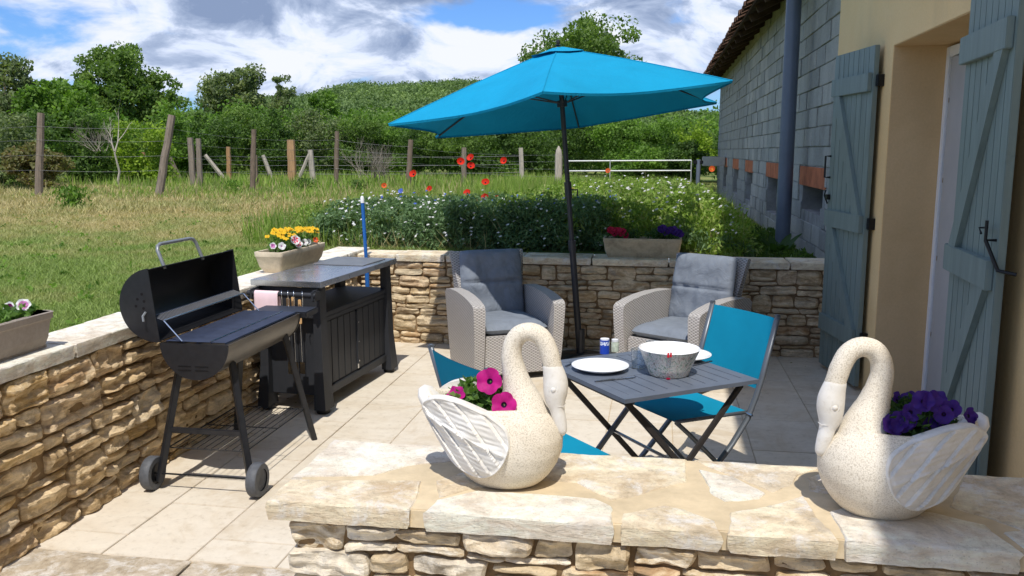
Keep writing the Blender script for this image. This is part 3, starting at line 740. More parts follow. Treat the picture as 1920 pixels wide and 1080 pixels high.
# roof that throws the shade across the terrace
MB().prism([(.845-W, 4.98), (.845-W, 5.10), (3.6-W, 6.75), (6.6-W, 5.1), (6.6-W, 4.98)], -3.3-7.97, .32, 'y').build('roof', M['rooftile'], hs)

def shutter(name, hinge_y, sgn, ang, label):
    """hinge on the wall face at hinge_y; sgn +1 opens away along +y; ang = degrees it stands off the wall"""
    a = R(ang); SW, SH, Z0 = .73, 2.37, .035
    r = empty(name, (W-.03, hinge_y, 0), rot=(0, 0, (a if sgn > 0 else -a)), label=label, cat='shutter', group='green wooden shutters of the door')
    # local: +y*sgn along the leaf, -x outward face
    T = .034; n = 8; bw = SW/n
    for i in range(n):
        y0 = sgn*i*bw; y1 = sgn*(i+1)*bw
        MB().cbox((-T, min(y0, y1)+.0018, Z0), (0, max(y0, y1)-.0018, Z0+SH), .003).build('board', M['shutter'], r)
    def ys(a_, b_): return (min(sgn*a_, sgn*b_), max(sgn*a_, sgn*b_))
    bz = (.32, 1.13, 2.10)
    for i, z in enumerate(bz):
        y0, y1 = ys(-.01 if sgn < 0 else .02, SW-.03)
        MB().cbox((-T-.030, y0, z), (-T-.001, y1, z+.125), .003).build('batten', M['shutter'], r)
    for z0, z1, f in ((bz[0]+.125, bz[1], 1), (bz[1]+.125, bz[2], 1)):
        ya, yb = (.05, SW-.09)
        b_ = MB(); w2 = .055
        q = [(sgn*(ya-.0), z0), (sgn*(ya+.12), z0), (sgn*(yb+.02), z1), (sgn*(yb-.10), z1)]
        b_.prism(q, -T-.027, -T-.001, 'x').build('brace', M['shutter'], r)
    for z in (.38, 1.19, 2.16):
        MB().cbox((-.02, min(0, -sgn*.045), z-.03), (.028, max(0, -sgn*.045), z+.05), .004).build('hinge', M['iron'], r)
    return r
s1 = shutter('shutter', 6.345, 1, 9.5, 'far green shutter with black handle and latch, left of the ochre door recess')
h = MB(); hy = .70
h.tube([(-.036, hy, 1.50), (-.078, hy, 1.50), (-.078, hy, 1.66), (-.036, hy, 1.66)], .008, 8); h.build('handle', M['iron'], s1)
h = MB(); h.cbox((-.06, hy-.03, 1.33), (-.036, hy+.02, 1.37), .003).tube([(-.05, hy-.01, 1.30), (-.062, hy+.03, 1.36), (-.05, hy+.035, 1.40)], .006, 6); h.build('latch', M['iron'], s1)
s2 = shutter('shutter', 4.50, -1, 4.0, 'near green shutter with a z brace, right of the white door frame')
h = MB(); h.tube([(-.03, -.70, 1.34), (-.075, -.70, 1.34), (-.075, -.70, 1.42)], .007, 6).tube([(-.075, -.70, 1.38), (-.05, -.62, 1.385), (-.07, -.58, 1.38), (-.072, -.62, 1.36)], .005, 6).tube([(-.075, -.70, 1.34), (-.03, -.735, 1.22), (.03, -.77, 1.21)], .008, 6); h.build('stay_hook', M['iron'], s2)

# grey downpipe on the house corner
pp = empty('downpipe', (1.40, 10.2, 0), label='slate grey rain pipe standing against the block wall of the barn', cat='rain pipe')
MB().tube([(0, 0, .5), (0, 0, 4.2)], .082, 20).build('pipe', M['pipe'], pp, 'auto')
MB().tube([(0, 0, 3.35), (0, 0, 3.43)], .094, 20).build('collar', M['white_plastic'], pp, 'auto')

# ---------------------------------------------------------------- barn
BX = 1.62
bn = empty('barn', (BX, 8.0, 0), label='grey concrete block barn behind the house with orange lintels over its vents', cat='barn')
BL = 17.4; BT = 3.78
openings = [(1.18, 2.45, 1.04), (4.50, 5.75, .80), (8.0, 9.1, .80), (10.8, 12.0, .80), (13.9, 15.0, .8)]    # y0, y1, sill z (local y)
ys0 = 1.15
core = MB()
prev = 0
for y0, y1, sz in openings:
    core.box((.012, prev, .4), (.3, y0, 1.52)); core.box((.012, y0, .4), (.3, y1, sz)); prev = y1
core.box((.012, prev, .4), (.3, BL, 1.52)); core.box((.012, 0, 1.52), (.3, BL, BT))
core.build('joint_core', M['joint'], bn); 
MB().box((.26, 0, .5), (.3, BL, 1.6)).build('vent_dark_sheet', M['dark_gap'], bn)  # black sheet added behind the vents, painted as the barn's unlit inside
MB().box((0.3, BL-.3, .5), (9, BL, BT)).build('end_wall', M['joint'], bn)
for y0, y1, sz in openings:
    MB().cbox((-.004, y0-.17, 1.315), (.2, y1+.17, 1.528), .004).build('lintel', M['lintel'], bn)
nb = 0; rest = MB(); rd = random.Random(12)
zc_ = .515; row = 0; blocks = []
while zc_ < BT-.02:
    zt = min(zc_+.205, BT)
    if abs(zc_-1.54) < .05: zc_ = 1.535; zt = 1.74
    y = -.5*(row % 2)*.5-.1
    while y < BL:
        a, c = max(y, 0), min(y+.5, BL); y += .5
        if c-a < .04: continue
        segs = [(a, c)]
        for y0, y1, sz in openings:
            lo_, hi_ = (y0, y1) if zt < 1.33 else (y0-.17, y1+.17)
            if (zt > sz+.02 and zc_ < 1.5):
                ns = []
                for p, q in segs:
                    if q <= lo_ or p >= hi_: ns.append((p, q)); continue
                    if p < lo_: ns.append((p, lo_))
                    if q > hi_: ns.append((hi_, q))
                segs = ns
        for p, q in segs:
            if q-p > .05: blocks.append((p, q, zc_, zt))
    zc_ = zt; row += 1
blocks.sort(key=lambda t: t[0])
for i, (p, q, z0, z1) in enumerate(blocks):
    off = rd.uniform(-.009, .007); z0 += rd.uniform(-.002, .004); p += rd.uniform(0, .008)
    if i < 280: MB().cbox((off-.004, p+.006, z0+.006), (.05, q-.004, z1-.004), .004).build('concrete_block', M['block'], bn)
    else: rest.box((off-.004, p+.006, z0+.006), (.05, q-.006, z1-.006))
o = rest.build('concrete_blocks', M['block'], bn); o['kind'] = 'stuff'
# eave: rafters, boards, old tiles
e = MB(); e.add([(-.46, -.3, BT-.19), (2.4, -.3, BT+1.15), (2.4, BL+.5, BT+1.15), (-.46, BL+.5, BT-.19), (-.46, -.3, BT-.15), (2.4, -.3, BT+1.19), (2.4, BL+.5, BT+1.19), (-.46, BL+.5, BT-.15)], [(0,3,2,1),(4,5,6,7),(0,1,5,4),(1,2,6,5),(2,3,7,6),(3,0,4,7)])
rf = e.build('roof', M['darkwood'], bn)
for i in range(22):
    y = i*.85+.1
    MB().bar((-.40, y, BT-.215), (.02, y, BT-.02), .09, .11).build('rafter', M['darkwood'], rf)
n_t = int((BL+.7)/.21)
for i in range(n_t):
    y = -.3+i*.21; x0 = -.53-.03*rd.random(); z0 = BT-.16+rd.uniform(-.015, .015)
    pts = []
    for k in range(7):
        a = math.pi*k/6; pts.append((math.cos(a), math.sin(a)))
    b_ = MB()
    P = [[(x0+L_, y+.095*c_*(1-.12*(L_ > .2)), z0+(L_)*.47+.075*s_) for c_, s_ in pts] for L_ in (0, .42)]
    P2 = [[(x0+L_, y+.08*c_*(1-.12*(L_ > .2)), z0-.004+(L_)*.47+.058*s_) for c_, s_ in pts] for L_ in (0, .42)]
    b_.grid(P); b_.grid(P2)
    b_.f += [(k, k+1, 14+k+1, 14+k) for k in range(6)]
    b_.build('roof_tile', M['rooftile'], rf, 'auto')
# little stone ledge at the barn's far corner
tag(MB().cbox((1.05, 22.2, 1.33), (1.6, 22.45, 1.56), .01).build('stone_block', M['block']), 'grey stone block jutting from the far corner of the barn', 'stone block')

# ================================================================ objects on the terrace
def rel(mb, o):      # world coordinates -> local to an unrotated empty
    mb.v = [(x-o[0], y-o[1], z-o[2]) for x, y, z in mb.v]; return mb
def box_uv(me):
    me.calc_loop_triangles() if False else None
    uv = me.uv_layers.new(name='UVMap'); n = len(me.loops)
    co = [v.co for v in me.vertices]
    for p in me.polygons:
        a = p.normal; k = max(range(3), key=lambda i: abs(a[i]))
        for li in p.loop_indices:
            c = co[me.loops[li].vertex_index]
            uv.data[li].uv = ((c.y, c.z), (c.x, c.z), (c.y, c.x))[k]
    return me

# ---------------------------------------------------------------- parasol
C0 = Vector((-.742, 6.883, 1.995)); NRM = Vector((-.116, .048, 1)).normalized(); RU = 1.408; AH = .498
e1 = Vector((1, .01, 0)); e1 = (e1-NRM*e1.dot(NRM)).normalized(); e2 = NRM.cross(e1)
apex = C0+NRM*AH; foot = Vector((-.600, 6.955, 0))
um = empty('parasol', foot, label='large turquoise hexagonal parasol on a leaning anthracite pole', cat='parasol')
def U(a, r, h): return C0+NRM*h+(e1*math.cos(a)+e2*math.sin(a))*r-foot
angs = [R(-150+60*k) for k in range(6)]
def canopy_h(t): return AH*(1-t)+.012*math.sin(math.pi*t)      # ribs bow slightly upward
P = []
NR, NA = 16, 8
for i in range(NR+1):
    t = .04+.96*i/NR; row = []
    for k in range(6):
        a0, a1 = angs[k], angs[k]+R(60)
        for j in range(NA):
            s = j/NA; A = Vector((math.cos(a0), math.sin(a0))); B = Vector((math.cos(a1), math.sin(a1)))
            q = A.lerp(B, s); edge = (4*s*(1-s))
            rr = RU*t*(1-.13*edge*t**2); sag = -.022*edge*t*(1-.35*t)*1.3+.004*nz(t*6, k+s*3, 1)*edge
            p = C0+NRM*(canopy_h(t)+sag)+(e1*q.x+e2*q.y)*rr-foot; row.append(p)
    row.append(row[0]); P.append(row)
b = MB(); b.grid(P); cn = b.build('canopy', M['canopy'], um, True)
# hem: narrow folded border along the rim
b = MB(); b.grid([[p+NRM*.002 for p in P[-1]], [p*1-NRM*.014+(C0-foot-p).normalized()*.006 for p in P[-1]]]); b.build('hem', M['canopy'], cn, True)
b = MB(); P2 = []
for i in range(6):
    t = .0+.165*i/5; row = []
    for k in range(6):
        for j in range(4):
            s = j/4; A = Vector((math.cos(angs[k]), math.sin(angs[k]))); B = Vector((math.cos(angs[k]+R(60)), math.sin(angs[k]+R(60)))); q = A.lerp(B, s)
            p = C0+NRM*(canopy_h(max(t, .02))+.016-.004*4*s*(1-s)+(.012 if k in (5, 0) and i == 5 else 0))+(e1*q.x+e2*q.y)*RU*t-foot; row.append(p)
    row.append(row[0]); P2.append(row)
b.grid(P2); b.build('vent_cap', M['canopy'], um, True)
MB().lathe([(.0, .075), (.012, .07), (.016, .05), (.010, .036), (.03, .03), (.0, .02)], 12, apex-foot-Vector((0, 0, .01))).build('finial', M['parasol_metal'], um, 'auto')
for k in range(6):
    a = angs[k]; pts = [U(a, RU*t, canopy_h(t)-.014) for t in (.03, .25, .5, .75, .985)]
    sm_ = MB().tube([U(a, RU*t, canopy_h(t)+.002) for t in (.05, .3, .55, .8, 1.0)], .004, 5).build('seam', M['canopy'], cn)
    rb = MB().tube(pts, .007, 6).build('rib', M['parasol_metal'], um)
    MB().tube([U(a, .035, AH-.42), U(a, RU*.47, canopy_h(.47)-.02)], .006, 6).build('strut', M['parasol_metal'], um)
ax = (apex-foot); L = ax.length; ax.normalize()
MB().tube([ax*.0, ax*(.96)], .0265, 14).build('lower_pole', M['parasol_metal'], um, 'auto')
MB().tube([ax*.94, ax*(L-.0)], .0195, 14).build('upper_pole', M['parasol_metal'], um, 'auto')
MB().tube([ax*.91, ax*.99], .032, 14).build('collar', M['parasol_metal'], um, 'auto')
MB().tube([ax*1.33, ax*1.46], .029, 12).tube([ax*1.40+Vector((.02, -.01, 0)), ax*1.40+Vector((.075, -.02, 0)), ax*1.40+Vector((.078, -.02, -.05))], .007, 6).build('crank', M['parasol_metal'], um, 'auto')
MB().tube([ax*(L-.45), ax*(L-.40)], .04, 12).build('runner', M['parasol_metal'], um, 'auto')
MB().lathe([(0, .0), (.235, .0), (.235, .02), (.20, .045), (.05, .06), (.036, .065), (.034, .26), (0, .26)], 28).build('base', M['parasol_metal'], um, 'auto')

# ---------------------------------------------------------------- barrel barbecue
BO = (-2.23, 4.28, 0)
bq = empty('barbecue', BO, label='black barrel charcoal barbecue on wheels with its lid standing open', cat='barbecue')
cxz = (-2.232, .762); r0 = .178; YA, YB = 3.85, 4.72
def arc(c, r, a0, a1, n): return [(c[0]+r*math.cos(R(a0+(a1-a0)*i/n)), c[1]+r*math.sin(R(a0+(a1-a0)*i/n))) for i in range(n+1)]
def half_shell(c, r, a0, a1, name, mat, parent, th=.004):
    o = arc(c, r, a0, a1, 20); i_ = arc(c, r-th, a0, a1, 20); b = MB()
    b.grid([[(x, y, z) for x, z in o] for y in (YA, YB)]); b.grid([[(x, y, z) for x, z in i_] for y in (YA, YB)])
    b.grid([[(o[k][0], y, o[k][1]), (i_[k][0], y, i_[k][1])] for k in (0,) for y in (YA, YB)]); b.grid([[(o[k][0], y, o[k][1]), (i_[k][0], y, i_[k][1])] for k in (20,) for y in (YA, YB)])
    s = rel(b, BO).build(name, mat, parent, 'auto')
    for y in (YA, YB):
        rel(MB().prism(arc(c, r+.004, a0, a1, 24), y-.003, y+.003, 'y'), BO).build('end_plate', M['bbq'], s, 'auto')
    return s
drum = half_shell(cxz, r0, 180, 360, 'drum', M['heat'], bq)
hinge = Vector((-2.412, .768)); ld = Vector((-.115, 1)).normalized(); lc = hinge+ld*.182
an = math.degrees(math.atan2(ld.y, ld.x))
lid = half_shell(lc, .18, an, an+180, 'lid', M['bbq'], bq)
for dx, dz in ((-.05, .02), (-.085, .03), (-.06, .055), (-.095, -.005), (-.055, -.015)):
    rel(MB().prism(arc((lc.x+dx, lc.y+dz), .007, 0, 324, 9), YA-.0045, YA-.003, 'y'), BO).build('vent_hole', M['dark_gap'], lid)  # black discs on the plate, the darkness of the holes painted on
rel(MB().tube([(lc.x-.045, YA-.004, lc.y-.035), (lc.x-.045, YA-.03, lc.y-.05), (lc.x-.04, YA-.034, lc.y-.075)], .006, 6), BO).build('vent_knob', M['grey_metal'], lid)
for z in (-.115, -.135):
    for x in (-.05, .04): rel(MB().cbox((cxz[0]+x-.04, YA-.0055, cxz[1]+z), (cxz[0]+x+.03, YA-.003, cxz[1]+z+.005), .001), BO).build('air_slot', M['iron'], drum)
tip = hinge+ld*.35
hp = [(tip.x-.02, 4.03, tip.y-.01), (tip.x-.055, 4.03, tip.y+.085), (tip.x-.062, 4.045, tip.y+.105), (tip.x-.066, 4.075, tip.y+.112), (tip.x-.066, 4.36, tip.y+.112), (tip.x-.062, 4.39, tip.y+.105), (tip.x-.055, 4.405, tip.y+.085), (tip.x-.02, 4.41, tip.y-.01)]
rel(MB().tube(hp, .0095, 10), BO).build('handle', M['grey_metal'], lid, 'auto')
# grates
g = MB()
for x in (-2.385, -2.30, -2.225, -2.15, -2.075): g.tube([(x, YA+.02, .765), (x, YB-.02, .765)], .0035, 5)
n = 62
for i in range(n+1):
    y = YA+.02+(YB-YA-.04)*i/n; g.tube([(-2.39, y, .770), (-2.072, y, .770)], .0026, 4)
o = rel(g, BO).build('cooking_grate', M['grate'], bq); o['kind'] = 'stuff'
g = MB(); wr = [(-2.455, .892), (-2.392, .872)]
for x, z in wr: g.tube([(x, YA+.01, z), (x, YB-.02, z)], .003, 5)
for i in range(50):
    y = YA+.015+(YB-YA-.04)*i/49; g.tube([(wr[0][0], y, wr[0][1]), (wr[1][0], y, wr[1][1])], .0018, 4)
o = rel(g, BO).build('warming_rack', M['grate'], bq); o['kind'] = 'stuff'
for y in (YA+.01, YB-.02):
    rel(MB().tube([(wr[1][0], y, wr[1][1]), (-2.300, y+(.0), .772)], .0035, 6), BO).build('rack_arm', M['chrome'], bq)
rel(MB().tube([(wr[1][0], YA+.01, wr[1][1]+.002), (wr[1][0], YB-.02, wr[1][1]+.002)], .0028, 5), BO).build('rack_rail', M['chrome'], bq)
rel(MB().tube([(-2.152, YA+.015, .7745), (-2.152, YB-.015, .7745)], .0022, 5), BO).build('grate_rail', M['chrome'], bq)
rel(MB().cbox((-2.36, YB+.012, .728), (-2.02, YB+.20, .765), .006), BO).build('side_shelf', M['bbq'], bq)
legs = [((-2.375, 3.97, .665), (-2.462, 3.845, .04)), ((-2.10, 3.97, .65), (-1.965, 3.85, .04)), ((-2.10, 4.60, .66), (-1.984, 4.70, 0)), ((-2.365, 4.60, .66), (-2.50, 4.74, 0))]
for p, q in legs:
    rel(MB().bar(p, q, .032, .032, c=.004), BO).build('leg', M['bbq'], bq, 'auto')
rel(MB().bar((-2.425, 3.90, .30), (-2.03, 3.90, .30), .02, .028, c=.003), BO).build('crossbar', M['bbq'], bq)
rel(MB().tube([(-2.50, 3.845, .086), (-1.93, 3.845, .086)], .005, 8), BO).build('axle', M['iron'], bq)
for x, sg in ((-2.497, -1), (-1.930, 1)):
    wlm = MB(); m4 = Matrix.Translation((x-BO[0], 3.845-BO[1], .086)) @ Matrix.Rotation(R(90), 4, 'Y')
    wlm.lathe([(.055, -.026), (.080, -.026), (.086, -.018), (.086, .018), (.080, .026), (.055, .026)], 28, M4=m4)
    wh = wlm.build('wheel', M['rubber'], bq, 'auto')
    MB().lathe([(.0, .012*1), (.055, .020), (.055, -.020), (.0, -.012)], 24, M4=m4).build('hub', M['rubber'] if sg > 0 else M['bbq'], wh, 'auto')
g = MB()
g.tube([(-2.44, 3.92, .20), (-2.44, 4.66, .20)], .003, 5).tube([(-2.02, 3.92, .20), (-2.02, 4.66, .20)], .003, 5)
for i in range(12): x = -2.44+.42*i/11; g.tube([(x, 3.92, .203), (x, 4.66, .203)], .0022, 4)
for y in (3.92, 4.3, 4.66): g.tube([(-2.44, y, .198), (-2.02, y, .198)], .003, 5)
o = rel(g, BO).build('wire_shelf', M['iron'], bq); o['kind'] = 'stuff'

# ---------------------------------------------------------------- side cabinet
cb = empty('outdoor_cabinet', (-2.285, 5.80, 0), R(-5), label='graphite outdoor kitchen cabinet with a stainless steel top beside the barbecue', cat='cabinet')
def cx_(a, b, name, mat, c=.004, parent=None): return MB().cbox(a, b, c).build(name, mat, parent or cb, 'auto')
def tap(x0, x1, y0, y1, z0, z1, sx, sy, name):
    # leg that widens towards the floor
    m = MB(); m.cbox((x0, y0, z0), (x1, y1, z1), .006)
    m.v = [(x+sx*(1-(z-z0)/(z1-z0))**2, y+sy*(1-(z-z0)/(z1-z0))**2, z) for x, y, z in m.v]; return m.build(name, M['cab'], cb, 'auto')
for sx in (-1, 1):
    for sy in (-1, 1):
        m = MB(); x0, x1 = (.165, .225) if sx > 0 else (-.225, -.165); y0, y1 = (.50, .60) if sy > 0 else (-.60, -.50)
        for z0, z1, k0, k1 in ((.03, .30, .022, .0), (.30, .84, .0, -.012)):
            q = [(x0, y0), (x1, y0), (x1, y1), (x0, y1)]
            def off(p, k): return (p[0]+(sx*k if (p[0] == x1) == (sx > 0) else -sx*0), p[1]+(sy*k if (p[1] == y1) == (sy > 0) else -sy*k*.3))
            vs = [(*off(p, k0), z0) for p in q]+[(*off(p, k1), z1) for p in q]
            m.add(vs, [(3, 2, 1, 0), (4, 5, 6, 7)]+[(i, (i+1) % 4, 4+(i+1) % 4, 4+i) for i in range(4)])
        lg = m.build('leg', M['cab'], cb)
        MB().lathe([(0, 0), (.042, 0), (.045, .008), (.042, .03), (0, .03)], 16, (sx*.198, sy*.56, 0)).build('foot', M['iron'], lg, 'auto')
cx_((-.25, -.635, .842), (.25, .635, .880), 'countertop', M['steel'], .003)
cx_((-.20, .14, .8805), (.19, .56, .886), 'cutting_insert', plain('grey_chopping_insert', (.16, .165, .17), .35, .4), .002)
cx_((-.20, -.575, .625), (.205, .575, .660), 'shelf', M['cab'])
cx_((-.205, -.56, .11), (-.18, .56, .64), 'back_panel', M['cab'])
cx_((-.18, .53, .11), (.18, .555, .64), 'side_panel', M['cab'])
cx_((-.18, -.553, .11), (.18, -.528, .64), 'side_panel', M['cab'])
cx_((-.18, -.53, .11), (.19, .53, .13), 'floor_panel', M['cab'])
cx_((.175, -.50, .095), (.205, .50, .150), 'bottom_rail', M['cab'])
cx_((.175, -.50, .595), (.203, .50, .628), 'top_rail', M['cab'])
for y0, y1 in ((-.497, -.012), (.012, .497)):
    d = cx_((.176, y0, .155), (.186, y1, .592), 'door', M['cab'], .002); n = 5; s = (y1-y0)/n
    for i in range(n): cx_((.186, y0+i*s+.003, .158), (.1935, y0+(i+1)*s-.003, .589), 'plank', M['cab'], .003, d)
cx_((.188, -.012, .19), (.204, .012, .58), 'door_strip', M['cab'], .003)
for z in (.22, .36, .50): MB().tube([(.204, 0, z), (.209, 0, z)], .006, 8).build('screw', M['chrome'], cb)
cx_((.186, -.02, .165), (.205, .0, .20), 'door_latch', M['chrome'], .002)
# rail with hooks at the near end
for x in (-.225, .205): cx_((x, -.70, .762), (x+.03, -.58, .83), 'rail_bracket', M['cab'], .008)
MB().tube([(-.24, -.685, .802), (.24, -.685, .802)], .016, 12).build('towel_rail', M['cab'], cb, 'auto')
cx_((-.20, -.59, .70), (.20, -.565, .83), 'end_board', M['cab'], .004)
# pink towel
tw = MB(); P = []
for i in range(15):
    x = -.185+.165*i/14; row = []
    prof = [(-.0275, .625), (-.0235, .70), (-.021, .76), (-.019, .804), (-.012, .816), (.0, .821), (.012, .816), (.019, .804), (.021, .77), (.024, .69)]
    for y, z in prof:
        row.append((x+.004*nz(x*30, z*9), -.685+y*1.0+.005*nz(x*34, z*7, 3)*(z < .77), z))
    P.append(row)
tw.grid(P); o = tw.build('towel', M['towel'], None, True); o.matrix_world = cb.matrix_basis if False else Matrix.Identity(4)
o.location = cb.location; o.rotation_euler = cb.rotation_euler; tag(o, 'pale pink waffle towel hanging over the rail of the cabinet', 'towel')
sm = o.modifiers.new('thickness', 'SOLIDIFY'); sm.thickness = .004
hk = []
for i, x in enumerate((.00, .045, .085, .145)):
    h = empty('hook', (0, 0, 0), label=['leftmost', 'second', 'third', 'rightmost'][i]+' of the four steel S hooks on the cabinet rail', cat='hook', group='steel hooks on the cabinet rail')
    h.location = cb.matrix_basis @ Vector((x, -.685, .802)); h.rotation_euler = (0, 0, R(-5)+.5)
    pts = [(.0, .022, -.012), (.0, .021, .012), (0, .0, .022), (0, -.020, .012), (0, -.022, -.015), (0, -.004, -.045), (0, .010, -.065), (0, .0, -.085), (0, -.018, -.078)]
    o = MB().tube(pts, .0026, 6).build('wire', M['chrome'], h, True)
UT = [(.02, 'long fork', .17), (.05, 'spatula', .19), (.09, 'tongs', .16)]
for i, (x, nm, hl) in enumerate(UT):
    p = cb.matrix_basis @ Vector((x, -.645+.012*i, .60))
    t = empty('barbecue_tool', p, R(-5), label=['left', 'middle', 'right'][i]+' grill tool with a beech handle hanging under the cabinet rail', cat='grill tool', group='wooden handled grill tools')
    MB().cbox((-.010, -.007, -.0), (.010, .007, hl), .004).build('handle', M['wood_handle'], t, 'auto')
    MB().tube([(0, 0, 0), (0, .005, -.26)], .003, 6).cbox((-.02, .002, -.33), (.02, .006, -.25), .002).build('shaft', M['cutlery'], t)
# dark crate and box standing under the near end
tag(MB().cbox((-2.42, 5.12, .105), (-2.12, 5.30, .30), .01).build('storage_box', M['cab']), 'low black box hanging at the foot of the cabinet near end', 'box') if False else None

# ---------------------------------------------------------------- wicker armchairs
def cushion(w, h, t, seam=None, n=26, seed=0, amp=.006):
    """flat puffy cushion in the x-y plane, thickness along z"""
    b = MB(); rows = {}
    for side in (1, -1):
        P = []
        for i in range(n+1):
            u = 2*i/n-1; row = []
            for j in range(n+1):
                v = 2*j/n-1
                e = max(0, (1-abs(u)**5))**.5*max(0, (1-abs(v)**5))**.5
                z = t/2*e
                if seam is not None:
                    z *= 1-.42*math.exp(-((v-seam)/.045)**2)
                    z += .012*math.cos((v-seam)*math.pi*1.1)**2*e-.006*e
                z += amp*.9*(.5-abs(nz(u*3.3+seed, v*1.7, 5+side)))*e*1.2; z += amp*nz(u*2.2+seed, v*2.2, side)*e+amp*.6*nz(u*5+seed, v*2.6+4, side)*e
                z += amp*.9*abs(nz(u*7+seed, v*3, 9+side))*math.exp(-((abs(v)-.9)/.2)**2)*e
                cr = .045*abs(u)**8*abs(v)**8
                row.append((u*w/2*(1-cr), v*h/2*(1-cr), z*side))
            P.append(row)
        b.grid(P, flip=side < 0)
    return b
def armchair(name, loc, rz, label, seed=0, tilt=0):
    r = empty(name, loc, rz, label, 'armchair', 'wicker armchairs by the far wall')
    def wk(mb, nm, parent=None, smooth='auto'):
        me = mb.mesh(nm, M['wicker'], smooth); box_uv(me); return link(nm, me, None, parent or r)
    for s in (1, -1):
        pr = [(-.33, .03), (.315, .03), (.35, .20), (.372, .40), (.380, .545), (.372, .575), (.345, .592), (.25, .612), (.12, .628), (-.05, .636), (-.25, .630), (-.36, .615), (-.40, .58), (-.37, .3)]
        m = MB(); y0, y1 = s*.268, s*.338
        # inner and outer faces with a slight outward swell at the top
        k = len(pr)
        vs = [(x, y0, z) for x, z in pr]+[(x, y1+s*.022*(z/.6), z) for x, z in pr]
        m.add(vs, [tuple(range(k)), tuple(range(2*k-1, k-1, -1))]+[(i, k+i, k+(i+1) % k, (i+1) % k) for i in range(k)])
        wk(m, 'arm')
    wk(MB().cbox((.285, -.262, .05), (.325, .262, .345), .008), 'front_panel')
    wk(MB().cbox((-.33, -.262, .30), (.30, .262, .335), .006), 'seat_deck')
    m = MB(); 
    pr = [(-.285, .30), (-.345, .62), (-.405, .885), (-.42, .90), (-.445, .90), (-.46, .885), (-.40, .60), (-.345, .05), (-.30, .05)]
    k = len(pr); wv = lambda z: .262+(.045 if z > .64 else 0)
    vs = [(x, -wv(z), z) for x, z in pr]+[(x, wv(z), z) for x, z in pr]
    m.add(vs, [tuple(range(k)), tuple(range(2*k-1, k-1, -1))]+[(i, k+i, k+(i+1) % k, (i+1) % k) for i in range(k)]); wk(m, 'back')
    for x in (.27, -.27):
        for y in (.30, -.30): MB().tube([(x, y, 0), (x, y, .04)], .018, 10).build('foot', M['iron'], r)
    sc = cushion(.60, .515, .105, None, 22, seed).build('seat_cushion', M['cushion'], r, True, loc=(.015, 0, .388), fix=False)
    bc = cushion(.52, .555, .135, .06, 34, seed+5, .011)
    bc.v = [(y_, x_, z_) for x_, y_, z_ in bc.v]     # x up the back, y across
    t = R(102+tilt)
    bo = bc.build('back_cushion', M['cushion'], r, True, loc=(-.285, 0, .645), rot=(0, -t+R(0), 0)); 
    return r
armchair('wicker_armchair', (-1.165, 6.53, 0), R(-61), 'greige wicker armchair at the far left, its slate cushions in the parasol shade', 1)
armchair('wicker_armchair', (.195, 6.47, 0), R(238), 'greige wicker armchair on the right, its back cushion partly in full sun', 7)

# ---------------------------------------------------------------- folding table
TZ = .712
tb = empty('folding_table', (-.035, 3.895, 0), R(36), 'square slate grey folding metal table laid for a meal', 'table')
h = .35; bo = .052
for a, b_ in (((-h, -h, TZ-.018), (h, -h+bo, TZ)), ((-h, h-bo, TZ-.018), (h, h, TZ)), ((-h, -h+bo, TZ-.018), (-h+bo, h-bo, TZ)), ((h-bo, -h+bo, TZ-.018), (h, h-bo, TZ))):
    MB().box(a, b_).build('top_border', M['table'], tb)
n = 9; s = (2*h-2*bo)/n
for i in range(n):
    x0 = -h+bo+i*s
    for y0, y1 in ((-h+bo, -.045), (.045, h-bo)):
        MB().cbox((x0+.002, y0+.0, TZ-.014), (x0+s-.002, y1, TZ-.0008), .0015).build('slat', M['table'], tb)
MB().box((-h+bo, -.045, TZ-.016), (h-bo, .045, TZ-.0004)).build('top_band', M['table'], tb)
for x in (-.315, .315):
    for k in (1, -1):
        MB().bar((-.30*k, x*.9+.012*k, TZ-.03), (.32*k, x*.9+.012*k, .0), .026, .018, up=(0, 1, 0), c=.003).build('leg', M['leg_dark'] if x < 0 or k > 0 else M['chair_metal'], tb, 'auto')
for k in (1, -1):
    MB().bar((.30*k, -.285, TZ-.035), (.30*k, .285, TZ-.035), .03, .02, c=.003).build('top_rail', M['leg_dark'], tb)
    MB().bar((.28*k, -.285, .045), (.28*k, .285, .045), .02, .02, c=.003).build('foot_rail', M['leg_dark'], tb)
MB().tube([(.01, -.30, .345), (.01, .30, .345)], .008, 8).build('pivot_rod', M['chrome'], tb)

